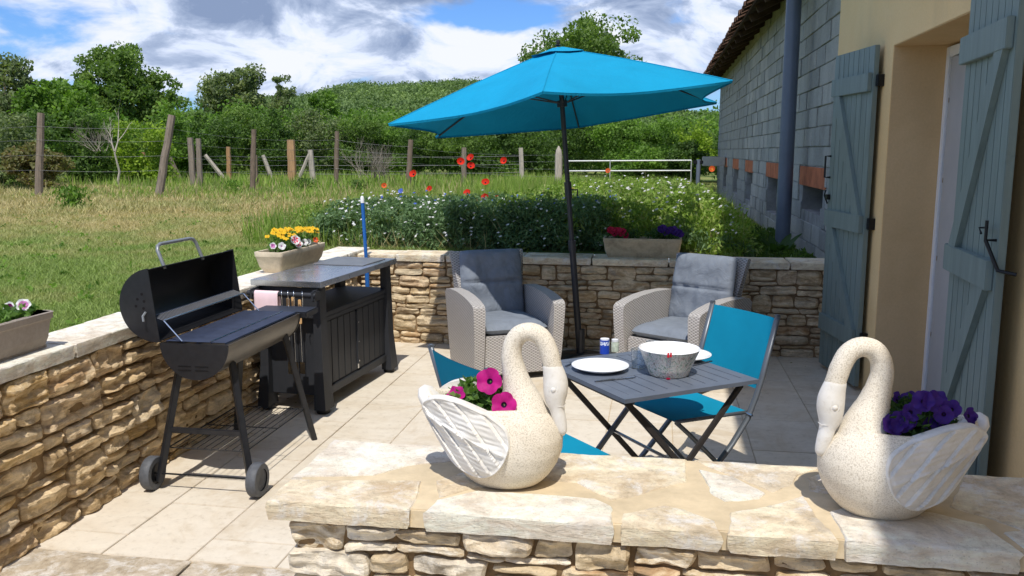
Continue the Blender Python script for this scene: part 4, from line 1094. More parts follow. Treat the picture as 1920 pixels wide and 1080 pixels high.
# ---------------------------------------------------------------- folding chairs
def folding_chair(loc, rz, label):
    r = empty('folding_chair', loc, rz, label, 'folding chair', 'teal folding chairs at the table')
    for s in (1, -1):
        y = s*.235
        MB().tube([(-.385, y, .895), (-.30, y, .60), (-.262, y, .50), (-.215, y, .40), (-.12, y, .285), (.02, y, .15), (.125, y, .055), (.175, y, .012)], .0165, 10, flat=.7).build('long_leg', M['chair_metal'], r, True)
        y2 = s*.208
        MB().tube([(.205, y2, .435), (.12, y2, .36), (-.12, y2, .13), (-.235, y2, .012)], .0155, 10, flat=.7).build('cross_leg', M['chair_metal'], r, True)
        MB().tube([(.215, s*.214, .442), (-.245, s*.214, .425)], .0095, 8).build('seat_rail', M['chair_metal'], r, True)
        MB().tube([(-.03, y2+s*.012, .215), (-.03, y+s*.02, .215)], .007, 8).build('bolt', M['chrome'], r)
        MB().tube([(-.215, y-s*.02, .425), (-.215, y+s*.03, .425)], .006, 8).build('bolt', M['chrome'], r)
        for p in ((.175, y), (-.235, y2)): MB().cbox((p[0]-.02, p[1]-.016, 0), (p[0]+.02, p[1]+.016, .022), .005).build('foot_cap', M['iron'], r)
    MB().tube([(.03, -.208, .145), (.03, .208, .145)], .008, 8).build('stretcher', M['chair_metal'], r)
    MB().tube([(.09, -.235, .085), (.09, .235, .085)], .008, 8).build('stretcher', M['chair_metal'], r)
    MB().tube([(-.30, -.225, .56), (-.315, 0, .545), (-.30, .225, .56)], .007, 8).build('back_rod', M['chair_metal'], r)
    P = [[(.222-.455*i/10, (.212*(2*j/8-1)), .447-.017*i/10-.014*math.sin(math.pi*i/10)*(1-(2*j/8-1)**4)) for j in range(9)] for i in range(11)]
    m = MB(); m.grid(P); m.grid([[(x, y, z-.004) for x, y, z in q] for q in P]); m.build('seat_sling', M['sling'], r, True)
    P = []
    for i in range(11):
        t = i/10; x = -.287-.093*t; z = .535+.35*t
        P.append([(x-.020*(1-(2*j/8-1)**2)*.9, .229*(2*j/8-1), z) for j in range(9)])
    m = MB(); m.grid(P); m.grid([[(x-.004, y, z) for x, y, z in q] for q in P]); m.build('back_sling', M['sling'], r, True)
    for s in (1, -1): MB().cbox((-.395, s*.235-.013, .885), (-.372, s*.235+.013, .905), .004).build('end_cap', M['chair_metal'], r)
    return r
folding_chair((.145, 4.30, 0), R(218), 'teal folding chair with a bright backrest standing right of the table')
folding_chair((-.475, 3.50, 0), R(41), 'teal folding chair half hidden behind the left swan planter')

# ---------------------------------------------------------------- things on the table
def thing_at(name, loc, label, cat, group=None, rz=0): return empty(name, loc, rz, label, cat, group)
for nm, (x, y), lb in (('plate', (-.243, 3.875), 'white round plate on the left side of the table'), ('plate', (.140, 4.165), 'white round plate half hidden behind the patterned bowl')):
    o = MB().lathe([(0, .004), (.075, .004), (.082, .006), (.125, .022), (.131, .024), (.131, .021), (.085, .0015), (.075, 0), (0, 0)], 48).build(nm, M['china'], None, True, loc=(x, y, TZ+.0005)); tag(o, lb, 'plate', 'white dinner plates')
bw = thing_at('salad_bowl', (.065, 3.845, TZ+.0005), 'large salad bowl, green leaf print outside and white inside', 'bowl')
MB().lathe([(0, 0), (.082, 0), (.088, .003), (.100, .035), (.118, .080), (.136, .120)], 56).build('outer_wall', M['bowl'], bw, True)
MB().lathe([(.136, .120), (.1345, .1215), (.1325, .120), (.114, .078), (.096, .034), (.084, .008), (0, .006)], 56).build('inner_wall', M['china'], bw, True)
t = thing_at('red_clip', (.065, 3.845, TZ), 'small red clip on the front rim of the salad bowl', 'clip')
MB().cbox((-.011, -.137, .106), (-.001, -.130, .128), .002).cbox((.001, -.139, .109), (.009, -.131, .131), .002).build('jaw', M['red'], t)
o = MB().cbox((-.010, -.10, .0), (.010, -.090, .008), .003).build('red_tab', M['p_crimson'], None, loc=(.062, 3.84, TZ+.0005)); tag(o, 'tiny dark red tab at the foot of the salad bowl', 'tab')
for (x, y), lb in (((-.072, 3.935), 'clear glass tumbler between the left plate and the bowl'), ((-.005, 4.105), 'clear glass tumbler partly hidden behind the salad bowl')):
    o = MB().lathe([(0, .0), (.029, 0), (.031, .002), (.036, .088), (.0362, .089), (.0335, .088), (.029, .008), (0, .007)], 32).build('glass_tumbler', M['glass'], None, True, loc=(x, y, TZ+.0006)); tag(o, lb, 'glass', 'glass tumblers on the table')
st = thing_at('salt_box', (-.243, 4.20, TZ+.0005), 'small blue printed salt box with a white lid on the table', 'salt box')
MB().lathe([(0, 0), (.0235, 0), (.0235, .068), (0, .068)], 24).build('tin', M['salt'], st, 'auto')
MB().lathe([(0, .0685), (.022, .0685), (.022, .075), (0, .076)], 24).build('lid', M['white_plastic'], st, 'auto')
st = thing_at('spice_jar', (-.195, 4.25, TZ+.0005), 'short pale green spice jar behind the blue salt box', 'jar')
MB().lathe([(0, 0), (.019, 0), (.019, .044), (.015, .05), (0, .05)], 20).build('jar_body', M['spice'], st, 'auto')
MB().lathe([(0, .0505), (.017, .0505), (.017, .062), (0, .062)], 20).build('lid', M['white_plastic'], st, 'auto')
def cutlery(p, q, kind, label):
    p = Vector((*p, TZ+.003)); q = Vector((*q, TZ+.003)); d = q-p; L = d.length; a = math.atan2(d.y, d.x)
    t = empty(kind, p, a, label, kind)
    MB().cbox((0, -.0055, -.002), (L*.48, .0055, .003), .002).build('handle', M['cutlery'], t, 'auto')
    if kind == 'knife': MB().prism([(L*.48, -.005), (L*.9, -.009), (L, .002), (L*.48, .005)], -.001, .0012).build('blade', M['cutlery'], t)
    else:
        MB().prism([(L*.48, -.003), (L*.72, -.010), (L*.78, -.010), (L*.78, .010), (L*.72, .010), (L*.48, .003)], -.001, .001).build('neck', M['cutlery'], t)
        for k in range(4): MB().cbox((L*.775, -.010+k*.0055, -.001), (L, -.0072+k*.0055, .001), .0004).build('tine', M['cutlery'], t)
cutlery((-.252, 3.652), (-.075, 3.762), 'knife', 'steel knife lying in front of the left plate')
cutlery((-.405, 3.90), (-.335, 4.06), 'fork', 'steel fork on the left edge of the table beside the plate')
cutlery((.270, 4.115), (.155, 3.985), 'knife', 'steel knife lying to the right of the salad bowl')

# blue pole in front of the far wall
bp = empty('blue_pole', (-2.50, 7.22, 0), label='upright blue pole with a white tip behind the cabinet', cat='pole')
MB().tube([(0, 0, 0), (-.005, 0, .72)], .0195, 12).build('lower_tube', M['blue_paint'], bp, 'auto')
MB().tube([(-.005, 0, .70), (-.028, 0, 1.26)], .0155, 12).build('upper_tube', M['blue_paint'], bp, 'auto')
MB().tube([(-.028, 0, 1.255), (-.030, 0, 1.30), (-.030, 0, 1.315)], [.0165, .0165, .009], 12).build('tip', M['white_plastic'], bp, 'auto')

# ---------------------------------------------------------------- swan planters
def swan(loc, rz, label, head_turn=0.):
    r = empty('swan_planter', loc, rz, label, 'swan planter', 'concrete swan planters on the near wall')
    # body: stacked egg outlines  (z, x back, x front, half width)
    S = [(.0, -.105, .100, .080), (.006, -.115, .112, .088), (.03, -.135, .135, .107), (.06, -.150, .155, .122), (.10, -.168, .170, .133), (.14, -.188, .172, .136), (.175, -.206, .160, .133), (.205, -.222, .138, .125), (.228, -.236, .110, .114)]
    def sect(z):
        for k in range(len(S)-1):
            if z <= S[k+1][0]:
                t = (z-S[k][0])/(S[k+1][0]-S[k][0]); return [S[k][i]+(S[k+1][i]-S[k][i])*t for i in (1, 2, 3)]
        return list(S[-1][1:])
    def body_pt(z, a, inset=0.):
        xb, xf, w_ = sect(z); c = (xb+xf)/2; L = (xf-xb)/2; ca, sa = math.cos(a), math.sin(a)
        x = c+(L-inset)*math.copysign(abs(ca)**.92, ca); wy = (w_-inset)*math.copysign(abs(sa)**.9, sa)
        if ca < 0: wy *= 1-.42*abs(ca)**1.7      # narrows to the tail
        return (x, wy)
    NA = 56; b = MB(); P = []
    zs = [0, .004, .012]+[.228*i/22 for i in range(2, 23)]
    for z in zs:
        row = []
        for j in range(NA+1):
            a = 2*math.pi*j/NA; x, y = body_pt(z, a); rear = max(0, -math.cos(a))**3
            zz = z*(1+.10*rear*(z/.228)**2)
            n = .0016*nz(x*60, y*60, z*60)
            row.append((x*(1+n), y*(1+n), zz))
        P.append(row)
    for k, (ins, zz) in enumerate(((.006, .234), (.016, .233), (.022, .222), (.024, .195))):
        row = []
        for j in range(NA+1):
            a = 2*math.pi*j/NA; x, y = body_pt(.228, a, ins); rear = max(0, -math.cos(a))**3; row.append((x, y, zz*(1+.10*rear)))
        P.append(row)
    b.grid(P); b.f.append(tuple(range(NA)))
    body = b.build('body', M['swan'], r, True)
    MB().prism([body_pt(.228, 2*math.pi*j/32, .023) for j in range(32)], .17, .198).build('soil', M['soil'], r)
    # breast rising into the neck, the loop of the neck, and down to the head
    cl = [(.062, .12), (.058, .18), (.052, .235), (.040, .285), (.030, .33), (.023, .37), (.028, .407), (.047, .434), (.078, .443), (.107, .431), (.126, .402), (.138, .365), (.146, .33)]
    rr = [.100, .085, .062, .044, .034, .0295, .0275, .0265, .0260, .0262, .0265, .0268, .026]
    # resample smoothly
    def cat_(p, k, t):
        p0, p1, p2, p3 = p[max(k-1, 0)], p[k], p[k+1], p[min(k+2, len(p)-1)]
        f = lambda a, b_, c, d: .5*((2*b_)+(-a+c)*t+(2*a-5*b_+4*c-d)*t*t+(-a+3*b_-3*c+d)*t**3)
        return [f(*q) for q in zip(p0, p1, p2, p3)]
    pts = []; rs = []
    for k in range(len(cl)-1):
        for q in range(4):
            x, z, r_ = cat_([(*c, d) for c, d in zip(cl, rr)], k, q/4); pts.append((x, 0, z)); rs.append(r_)
    pts.append((cl[-1][0], 0, cl[-1][1])); rs.append(rr[-1])
    m = MB().tube(pts, rs, 24, cap=True)
    m.v = [(x+.0012*nz(x*90, y*90, z*90), y*(1 if z > .26 else 1+.10*(.26-z)/.1)+.0012*nz(z*90, x*90, y*90), z) for x, y, z in m.v]
    m.build('neck', M['swan'], r, True)
    # head and bill, smooth white, resting against the breast
    hc = [(.138, .362, .015, .012), (.140, .352, .0275, .026), (.147, .325, .034, .030), (.151, .298, .038, .034), (.152, .268, .037, .033), (.152, .242, .030, .028), (.156, .222, .023, .023), (.161, .200, .0215, .021), (.166, .176, .020, .018), (.171, .156, .015, .014), (.173, .147, .006, .006)]
    P = []
    for k in range(len(hc)-1):
        for q in (0, .34, .67):
            x, z, ra, rb = cat_(hc, k, q); P.append([(x+ra*math.cos(2*math.pi*j/24)*.92, rb*math.sin(2*math.pi*j/24), z+ra*math.cos(2*math.pi*j/24)*.14) for j in range(25)])
    x, z, ra, rb = hc[-1]; P.append([(x+ra*math.cos(2*math.pi*j/24), rb*math.sin(2*math.pi*j/24), z) for j in range(25)])
    m = MB(); m.grid(P); m.f.append(tuple(range(24))); m.f.append(tuple(len(m.v)-25+j for j in range(24)))
    hd = m.build('head', M['swan_white'], r, True)
    # groove between the face and the bill, brow knob and eyes
    MB().tube([(.150, .027, .245), (.165, .0235, .236), (.177, .014, .236), (.181, 0, .237), (.177, -.014, .236), (.165, -.0235, .236), (.150, -.027, .245)], .0008, 8).build('bill_ridge', M['swan_white'], hd, True)
    for s in (1, -1):
        MB().lathe([(0, .006), (.004, .0055), (.007, .003), (.008, 0), (.009, -.004)], 16, M4=Matrix.Translation((.151, s*.0315, .287)) @ Matrix.Rotation(R(-90*s), 4, 'X')).build('eye', M['swan_white'], hd, True)
        MB().lathe([(.010, .0), (.0115, .002), (.014, .0005), (.015, -.003)], 18, M4=Matrix.Translation((.151, s*.0315, .287)) @ Matrix.Rotation(R(-90*s), 4, 'X')).build('eyelid', M['swan_white'], hd, True)
    # wings: raised plates with feather relief   outline in (x, z)
    O = [(-.222, .226), (-.198, .254), (-.155, .266), (-.105, .262), (-.055, .246), (-.002, .222), (.040, .190), (.050, .146), (.034, .098), (.002, .060), (-.040, .043), (-.088, .052), (-.130, .078), (-.163, .120), (-.196, .172)]
    cw = Vector((-.085, .165)); NO = 170
    def outline(t):
        t = (t % 1)*len(O); k = int(t); a, b_ = O[k], O[(k+1) % len(O)]; p0, p3 = O[k-1], O[(k+2) % len(O)]; f = t-k
        g = lambda i: .5*((2*a[i])+(-p0[i]+b_[i])*f+(2*p0[i]-5*a[i]+4*b_[i]-p3[i])*f*f+(-p0[i]+3*a[i]-3*b_[i]+p3[i])*f**3)
        return Vector((g(0), g(1)))
    def wing_y(x, z):
        zz = min(z, .228); xb, xf, w_ = sect(max(.0, zz)); c = (xb+xf)/2; L = (xf-xb)/2; q = max(-.985, min(.985, (x-c)/L))
        sa = (1-abs(q)**(2/.92))**.5; y = w_*sa**.9
        if q < 0: y *= 1-.42*abs(q)**1.7
        return .62*y+.38*.128*min(1, .45+zz/.12)+.10*max(0, z-.228)
    for s in (1, -1):
        P = []; NRR = 64
        for i in range(NRR+1):
            f = i/NRR; row = []
            for j in range(NO+1):
                o_ = outline(j/NO); p = cw.lerp(o_, f**.8)
                x, z = p; e = 1-f**.8
                # long quills running back and down from the shoulder, in three tiers
                ang = R(28); tt = (x*math.cos(ang)+z*math.sin(ang)); ll = (-x*math.sin(ang)+z*math.cos(ang))
                bend = tt+.10*(ll+.15)**2*3
                tier = (z-.17+.35*(x+.1)); k = 21 if tier > 0 else 26
                q = (bend*k+(.37 if tier > 0 else 0)) % 1
                rel_ = .0105*(q**1.3)-.004-.003*math.exp(-((q-.06)/.05)**2)+.0012*math.sin(ll*330+tt*260+2.5*nz(x*25, z*25, 3))*min(1, q*5)*(.6+.8*nz(x*30, z*30, 8))
                if abs(tier) < .012: rel_ += .006*(1-abs(tier)/.012)
                rim = .004*math.exp(-((1-f)/.05)**2)
                d = (.012 if f < .985 else -.006)+(rel_*min(1, e*9)+rim)*(f < .985)
                row.append((x, s*(wing_y(x, z)+d), z))
            P.append(row)
        m = MB(); m.grid(P)
        # inner side of the part that stands above the rim
        back = [[(p[0], p[1]-s*.018, p[2]) for p in P[-1]], [(cw.x, s*(wing_y(cw.x, .2)-.012), .2)]*(NO+1)]
        m.grid([P[-1], back[0]]); m.grid(back)
        m.build('wing', M['swan_white'], r, True)
    # tail tip
    m = MB(); m.tube([(-.175, 0, .175), (-.215, 0, .215), (-.240, 0, .248), (-.250, 0, .262)], [.060, .055, .042, .018], 16, flat=.5); m.build('tail', M['swan_white'], r, True)
    return r
SWL = Vector((-.425, 2.385, .752)); SWR = Vector((.612, 2.345, .752))
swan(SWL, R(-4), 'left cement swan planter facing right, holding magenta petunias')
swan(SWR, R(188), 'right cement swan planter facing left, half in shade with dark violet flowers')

# ---------------------------------------------------------------- flowers
def corolla(Rr, seed=0, depth=.55, rings=6, n=30, wave=1.):
    b = MB(); rd = random.Random(seed); P = []
    for i in range(rings+1):
        f = i/rings; row = []
        for j in range(n+1):
            a = 2*math.pi*j/n; lobe = 1+(.13*(abs(math.cos(2.5*a))**.6)-.08)*f**2
            z = Rr*depth*(f**.45-1)+Rr*.16*wave*math.sin(5*a+seed)*f**2.5+Rr*.07*wave*nz(math.cos(a)*3+seed, math.sin(a)*3, 2)*f
            rr = Rr*(.08+.92*f)*lobe; row.append((rr*math.cos(a), rr*math.sin(a), z))
        P.append(row)
    b.grid(P); return b
def flower(parent, p, d, Rr, mat, seed=0, edge=None, centre='p_dark', name='flower'):
    m = corolla(Rr, seed); me = m.mesh(name, M[mat], True)
    if edge:
        me.materials.append(M[edge]); n = 30
        for q in me.polygons:
            r_ = math.hypot(q.center.x, q.center.y)
            a = math.atan2(q.center.y, q.center.x)
            if r_ > Rr*.68 or (edge == 'p_white' and mat == 'p_palered' and abs(math.sin(2.5*a)) < .3): q.material_index = 1
    if centre:
        me.materials.append(M[centre]); k = len(me.materials)-1
        for q in me.polygons:
            if math.hypot(q.center.x, q.center.y) < Rr*.26: q.material_index = k
    o = link(name, me, None, parent, p); o.rotation_euler = Vector(d).to_track_quat('Z', 'Y').to_euler(); return o
def leaves_np(n, centre, rad, size, seed, up=.4, flat=1., aspect=.5, fold=True):
    """n leaf-shaped quads (rhombs) scattered in an ellipsoid"""
    g = np.random.default_rng(seed); c = g.normal(size=(n, 3)); c /= np.linalg.norm(c, axis=1)[:, None]
    c *= (g.random(n)**.45)[:, None]; c = c*np.array(rad)+np.array(centre)
    d = g.normal(size=(n, 3)); d[:, 2] += up; d /= np.linalg.norm(d, axis=1)[:, None]
    s = g.normal(size=(n, 3)); s -= d*(s*d).sum(1)[:, None]; s /= np.linalg.norm(s, axis=1)[:, None]
    L = size*(.6+.8*g.random(n))[:, None]; Wd = L*aspect
    V = np.stack([c-d*L*.5, c+s*Wd*.5, c+d*L*.5, c-s*Wd*.5], 1).reshape(-1, 3); return V
def foliage(parent, n, centre, rad, size, mat, seed, name='foliage', **k):
    me = np_mesh(name, leaves_np(n, centre, rad, size, seed, **k), 4, M[mat]); o = link(name, me, None, parent); o['kind'] = 'stuff' if False else 'thing'; del o['kind']; return o

# petunia in the left swan
pl = empty('petunia', SWL+Vector((-.07, 0, .20)), label='magenta petunia plant with three open blooms in the left swan', cat='petunia')
foliage(pl, 620, (.0, 0, .035), (.10, .075, .065), .030, 'leaf_pot', 3)
foliage(pl, 160, (.055, -.02, .045), (.035, .04, .05), .024, 'leaf_pot', 5)
for i, (x, y, z, r_, d) in enumerate(((.035, -.045, .105, .037, (-.05, -1, .40)), (.085, -.085, .050, .035, (.15, -1, .35)), (-.062, -.05, .060, .030, (-.35, -.8, .75)), (.105, -.045, .072, .024, (.6, -.8, .3)))):
    if i < 3: flower(pl, (x, y, z), d, r_, 'p_magenta', i*1.7)
MB().tube([(.03, -.01, .0), (.035, -.03, .08)], .002, 5).tube([(.06, -.01, 0), (.095, -.04, .05)], .002, 5).tube([(-.02, -.01, 0), (-.06, -.035, .05)], .002, 5).build('stem', M['leaf_pot'], pl)
# violet pansies in the right swan
pl = empty('violet_petunia', SWR+Vector((.075, 0, .195)), label='dense dark violet petunia plant filling the right swan', cat='petunia')
foliage(pl, 1200, (-.01, 0, .035), (.115, .095, .08), .028, 'leaf_pot_dark', 8)
rd = random.Random(4)
for i in range(17):
    a = rd.uniform(0, 1); x = -.085+.155*((i*.618) % 1); z = .045+.085*rd.random()*(1-abs(x+.01)*4)+.01; y = -.055-.02*rd.random() if i % 3 else .02
    flower(pl, (x, y, z), (rd.uniform(-.5, .5), -1 if i % 3 else -.3, rd.uniform(.1, .9)), rd.uniform(.022, .030), 'p_violet', i, centre='p_dark')
flower(pl, (.125, -.01, .075), (.5, -.8, .3), .022, 'p_violet', 21); flower(pl, (.138, -.01, .055), (.9, -.4, -.1), .018, 'p_violet', 22)

def trough(loc, rz, L, Wd, H, mat, label, rim=.012, taper=.03, lip=False, rough=True):
    r = empty('flower_trough', loc, rz, label, 'flower trough'); m = MB()
    prof = [(0, -taper*1.1), (.012, -taper*.9), (H*.3, -taper*.45), (H*.75, -taper*.08), (H-.035, 0), (H-.03, .006 if lip else .001), (H-.004, .008 if lip else .003), (H, .002), (H, -rim), (H-.03, -rim-.004), (H-.04, -rim-.006)]
    def loop(o_, z):
        w_, l_ = Wd/2+o_, L/2+o_; c = .02; pts = []
        for (sx, sy) in ((1, 1), (-1, 1), (-1, -1), (1, -1)):
            a0 = {(1, 1): 0, (-1, 1): 90, (-1, -1): 180, (1, -1): 270}[(sx, sy)]
            for k in range(4): a = R(a0+30*k); pts.append((sx*(w_-c)+c*math.cos(a), sy*(l_-c)+c*math.sin(a)))
        q = []
        for k in range(16):
            a, b_ = Vector(pts[k]), Vector(pts[(k+1) % 16]); nn = 10 if (a-b_).length > .2 else (4 if (a-b_).length > .08 else 1)
            for t in range(nn): p = a.lerp(b_, t/nn); e = .0022*nz(p.x*25, p.y*25, z*25) if rough else 0; q.append((p.x+e, p.y+e, z))
        q.append(q[0]); return q
    m.grid([loop(o_, z) for z, o_ in prof]); m.build('pot', M[mat], r, 'auto')
    MB().box((-Wd/2+rim, -L/2+rim, H-.05), (Wd/2-rim, L/2-rim, H-.032)).build('soil', M['soil'], r); MB().box((-Wd/2+taper+.002, -L/2+taper+.002, .0), (Wd/2-taper-.002, L/2-taper-.002, .012)).build('bottom', M[mat], r)
    return r
# left trough with white edged petunias
trough((-2.772, 3.06, .824), 0, .80, .175, .165, 'trough_taupe', 'taupe plastic trough on the left wall at the edge of the picture', lip=True, rough=False, taper=.025)
p = empty('plum_petunia', (-2.772, 3.06, .97), label='white edged plum petunias with light green leaves in the taupe trough', cat='petunia')
foliage(p, 900, (0, .1, .025), (.085, .30, .045), .034, 'leaf_pot', 12)
for i, (x, y, z, r_, m_) in enumerate(((.03, .02, .055, .042, 'p_plum'), (-.03, .17, .075, .030, 'p_pink'), (.02, .30, .060, .030, 'p_pink'), (-.02, .26, .055, .024, 'p_plum'), (.0, -.12, .05, .04, 'p_plum'), (-.05, .08, .06, .026, 'p_pink'))):
    flower(p, (x, y, z), (.6-.3*(i % 2), -.9, .5+.2*(i % 3)), r_, m_, i*2.1, edge='p_white')
# yellow trough
trough((-2.745, 6.20, .823), R(-3), .74, .22, .155, 'trough_stone', 'cream stone trough of yellow flowers on the wall behind the cabinet', taper=.045)
p = empty('yellow_marigold', (-2.745, 6.20, .965), R(-3), label='bushy yellow marigolds filling the cream trough behind the cabinet', cat='marigold')
foliage(p, 1500, (0, .0, .05), (.105, .33, .075), .026, 'leaf_pot', 22)
g = np.random.default_rng(6); rd = random.Random(8)
for i in range(70):
    y = rd.uniform(-.27, .34); x = rd.uniform(-.10, .10); z = .085+.055*math.cos(y*3.2)+rd.uniform(-.02, .02)
    flower(p, (x, y, z), (rd.uniform(-.3, .6), rd.uniform(-.9, 0), 1), rd.uniform(.014, .020), 'p_yellow', i, centre='p_orange' if i % 3 == 0 else None, name='bloom')
q_ = empty('red_white_petunia', (-2.70, 6.02, .965), label='red and white striped petunia bloom in front of the yellow marigolds', cat='petunia')
foliage(q_, 120, (0, 0, .03), (.05, .08, .04), .03, 'leaf_pot', 28)
for i, (x, y, z, r_, m_, e_) in enumerate(((.055, .03, .085, .036, 'p_palered', 'p_white'), (.06, .075, .050, .030, 'p_palered', 'p_white'), (.055, .20, .05, .026, 'p_white', None), (.05, .28, .045, .022, 'p_white', None), (.02, -.13, .055, .028, 'p_white', None), (-.03, -.17, .06, .024, 'p_pink', 'p_white'), (.07, .38, .05, .022, 'p_orange', None))):
    flower(q_, (x, y, z), (.7, -.8, .4), r_, m_, i*1.9, edge=e_, centre='p_pink')
# far trough
trough((-.128, 7.53, .797), R(90), .66, .20, .165, 'trough_dark', 'long weathered stone trough on the far wall under the parasol shade', taper=.035)
p = empty('crimson_petunia', (-.33, 7.53, .945), label='crimson petunias at the left end of the weathered trough', cat='petunia')
foliage(p, 420, (.05, 0, .04), (.16, .07, .055), .028, 'leaf_pot_dark', 32)
for i in range(8): flower(p, (-.07+.15*((i*.618) % 1)+.0, -.055, .04+.06*rd.random()), (rd.uniform(-.4, .4), -1, .5), rd.uniform(.026, .036), 'p_crimson', i)
p = empty('purple_petunia', (.06, 7.53, .945), label='blackish purple petunias at the right end of the weathered trough', cat='petunia')
foliage(p, 420, (-.03, 0, .04), (.16, .07, .055), .028, 'leaf_pot_dark', 33)
for i in range(9): flower(p, (-.03+.17*((i*.618) % 1), -.05, .045+.065*rd.random()), (rd.uniform(-.4, .4), -1, .5), rd.uniform(.026, .036), 'p_violet', i)

# ================================================================ vegetation and the far fields
def pol(b, D): return (-D*math.sin(R(b)), D*math.cos(R(b)))
def quads(c, d, s, L, Wd):      # rhomb leaves: centre, long axis, side axis
    return np.stack([c-d*L*.5, c+s*Wd*.5, c+d*L*.5, c-s*Wd*.5], 1).reshape(-1, 3)
def rand_dirs(g, n, up=0.):
    d = g.normal(size=(n, 3)); d[:, 2] += up; d /= np.linalg.norm(d, axis=1)[:, None]
    s = g.normal(size=(n, 3)); s -= d*(s*d).sum(1)[:, None]; s /= np.linalg.norm(s, axis=1)[:, None]; return d, s
def clump_leaves(g, centres, radii, per, size, aspect=.62, up=.1):
    n = len(centres)*per; c = np.repeat(centres, per, 0); r = np.repeat(radii, per, 0)
    o = g.normal(size=(n, 3)); o /= np.linalg.norm(o, axis=1)[:, None]; o *= (g.random(n)**.40)[:, None]
    o[:, 2] *= .72; c = c+o*r[:, None]
    d, s = rand_dirs(g, n, up); L = size*(.55+.9*g.random(n))[:, None]; return quads(c, d, s, L, L*aspect)
def tree(name, b, D, H, rad, mat, label, seed, trunk=True, n=70, per=150, size=.15, base=.25, lobes=5, cr=.34, squash=1., cat='tree', group='trees and bushes beyond the fence'):
    g = np.random.default_rng(seed); x, y = pol(b, D); z0 = ground_z(x, y)-.03
    t = empty(name, (x, y, z0), seed*.7, label, cat, group)
    # crown envelope: a few overlapping lobes of different height
    zc_ = H*(base+1)/2; cs = []
    LB = [(0, 0, zc_*1.0, rad*.80, H*(1-base)*.50)]
    for k in range(lobes):
        a = g.random()*6.28; q = rad*(.35+.35*g.random()); hh = g.random()
        LB.append((q*math.cos(a), q*math.sin(a), H*(base+.15+(.62-base*.5)*hh), rad*(.38+.22*g.random()), H*(.16+.10*g.random())))
    for k in range(n):
        lx, ly, lz, lr, lh = LB[0 if k % 3 == 0 else 1+k % lobes] if lobes else LB[0]
        v = g.normal(size=3); v /= np.linalg.norm(v); f = g.random()**.33
        p = np.array([lx+v[0]*lr*f, ly+v[1]*lr*f, lz+v[2]*lh*f]); p[2] = max(H*base*.6+.1, min(p[2], H*.97)); cs.append(p)
    cs = np.array(cs); rr = rad*cr*(.55+.75*g.random(n))
    V = clump_leaves(g, cs, rr, per, size); V[:, 2] = np.maximum(V[:, 2], .02)
    link('crown', np_mesh('crown', V, 4, mat), None, t)
    if trunk:
        m = MB(); top = Vector((rad*.1*(g.random()-.5), rad*.1, H*.62)); r_ = .035*H**.8
        m.tube([(0, 0, 0), (.02*H, .01*H, H*.22), tuple(top*.75), tuple(top), (top.x*1.2, top.y, H*.86)], [r_, r_*.8, r_*.55, r_*.35, r_*.12], 8)
        for k in range(min(14, n)):
            p = cs[(k*5) % n]; f = .3+.5*(k/14); s = Vector((top.x*f, top.y*f, H*.62*f+.1)); q = Vector(p); mid = s.lerp(q, .5)+Vector((0, 0, -.04*H))
            m.tube([s, mid, q], [r_*.32, r_*.2, r_*.06], 5)
        m.build('trunk', M['bark'], t, True)
    return t
LF = {k: M['leaf_'+k] for k in ('oak', 'dark', 'olive', 'lime', 'mid', 'russet')}
tree('oak_tree', 33.1, 46, 6.15, 2.15, LF['oak'], 'tall round topped oak rising above the hedge on the left', 1, n=110, per=190, size=.15, lobes=7, cr=.25)
tree('oak_tree', 30.9, 45, 4.5, 1.15, LF['oak'], 'lower airy tree leaning on the right flank of the tall oak', 2, n=45, per=120, size=.15, cr=.36)
tree('oak_tree', 26.9, 48, 5.45, 1.95, LF['olive'], 'loose crowned grey green tree right of the tall oak', 3, n=92, per=150, size=.16, lobes=7, cr=.28)
tree('oak_tree', 24.1, 52, 5.1, .85, LF['olive'], 'thin wispy tree against the sky left of the forested hill', 4, n=34, per=90, size=.15, cr=.38)
tree('oak_tree', 21.9, 52, 4.2, 1.4, LF['mid'], 'low green tree at the foot of the forested hill', 5, n=50, per=140, size=.17)
tree('willow_tree', 39.4, 33, 3.9, 1.45, LF['olive'], 'big silvery green bush tree cut by the left edge of the picture', 6, n=80, per=200, size=.12, lobes=6, cr=.30)
tree('willow_tree', 36.4, 31, 3.0, 1.35, LF['mid'], 'broad mid green tree between the silvery bush and the tall oak', 7, n=80, per=190, size=.13, lobes=6, cr=.30)
tree('oak_tree', 5.3, 40, 6.75, 3.45, LF['oak'], 'huge spreading oak whose top shows above the turquoise parasol', 8, n=190, per=180, size=.15, lobes=11, cr=.20)
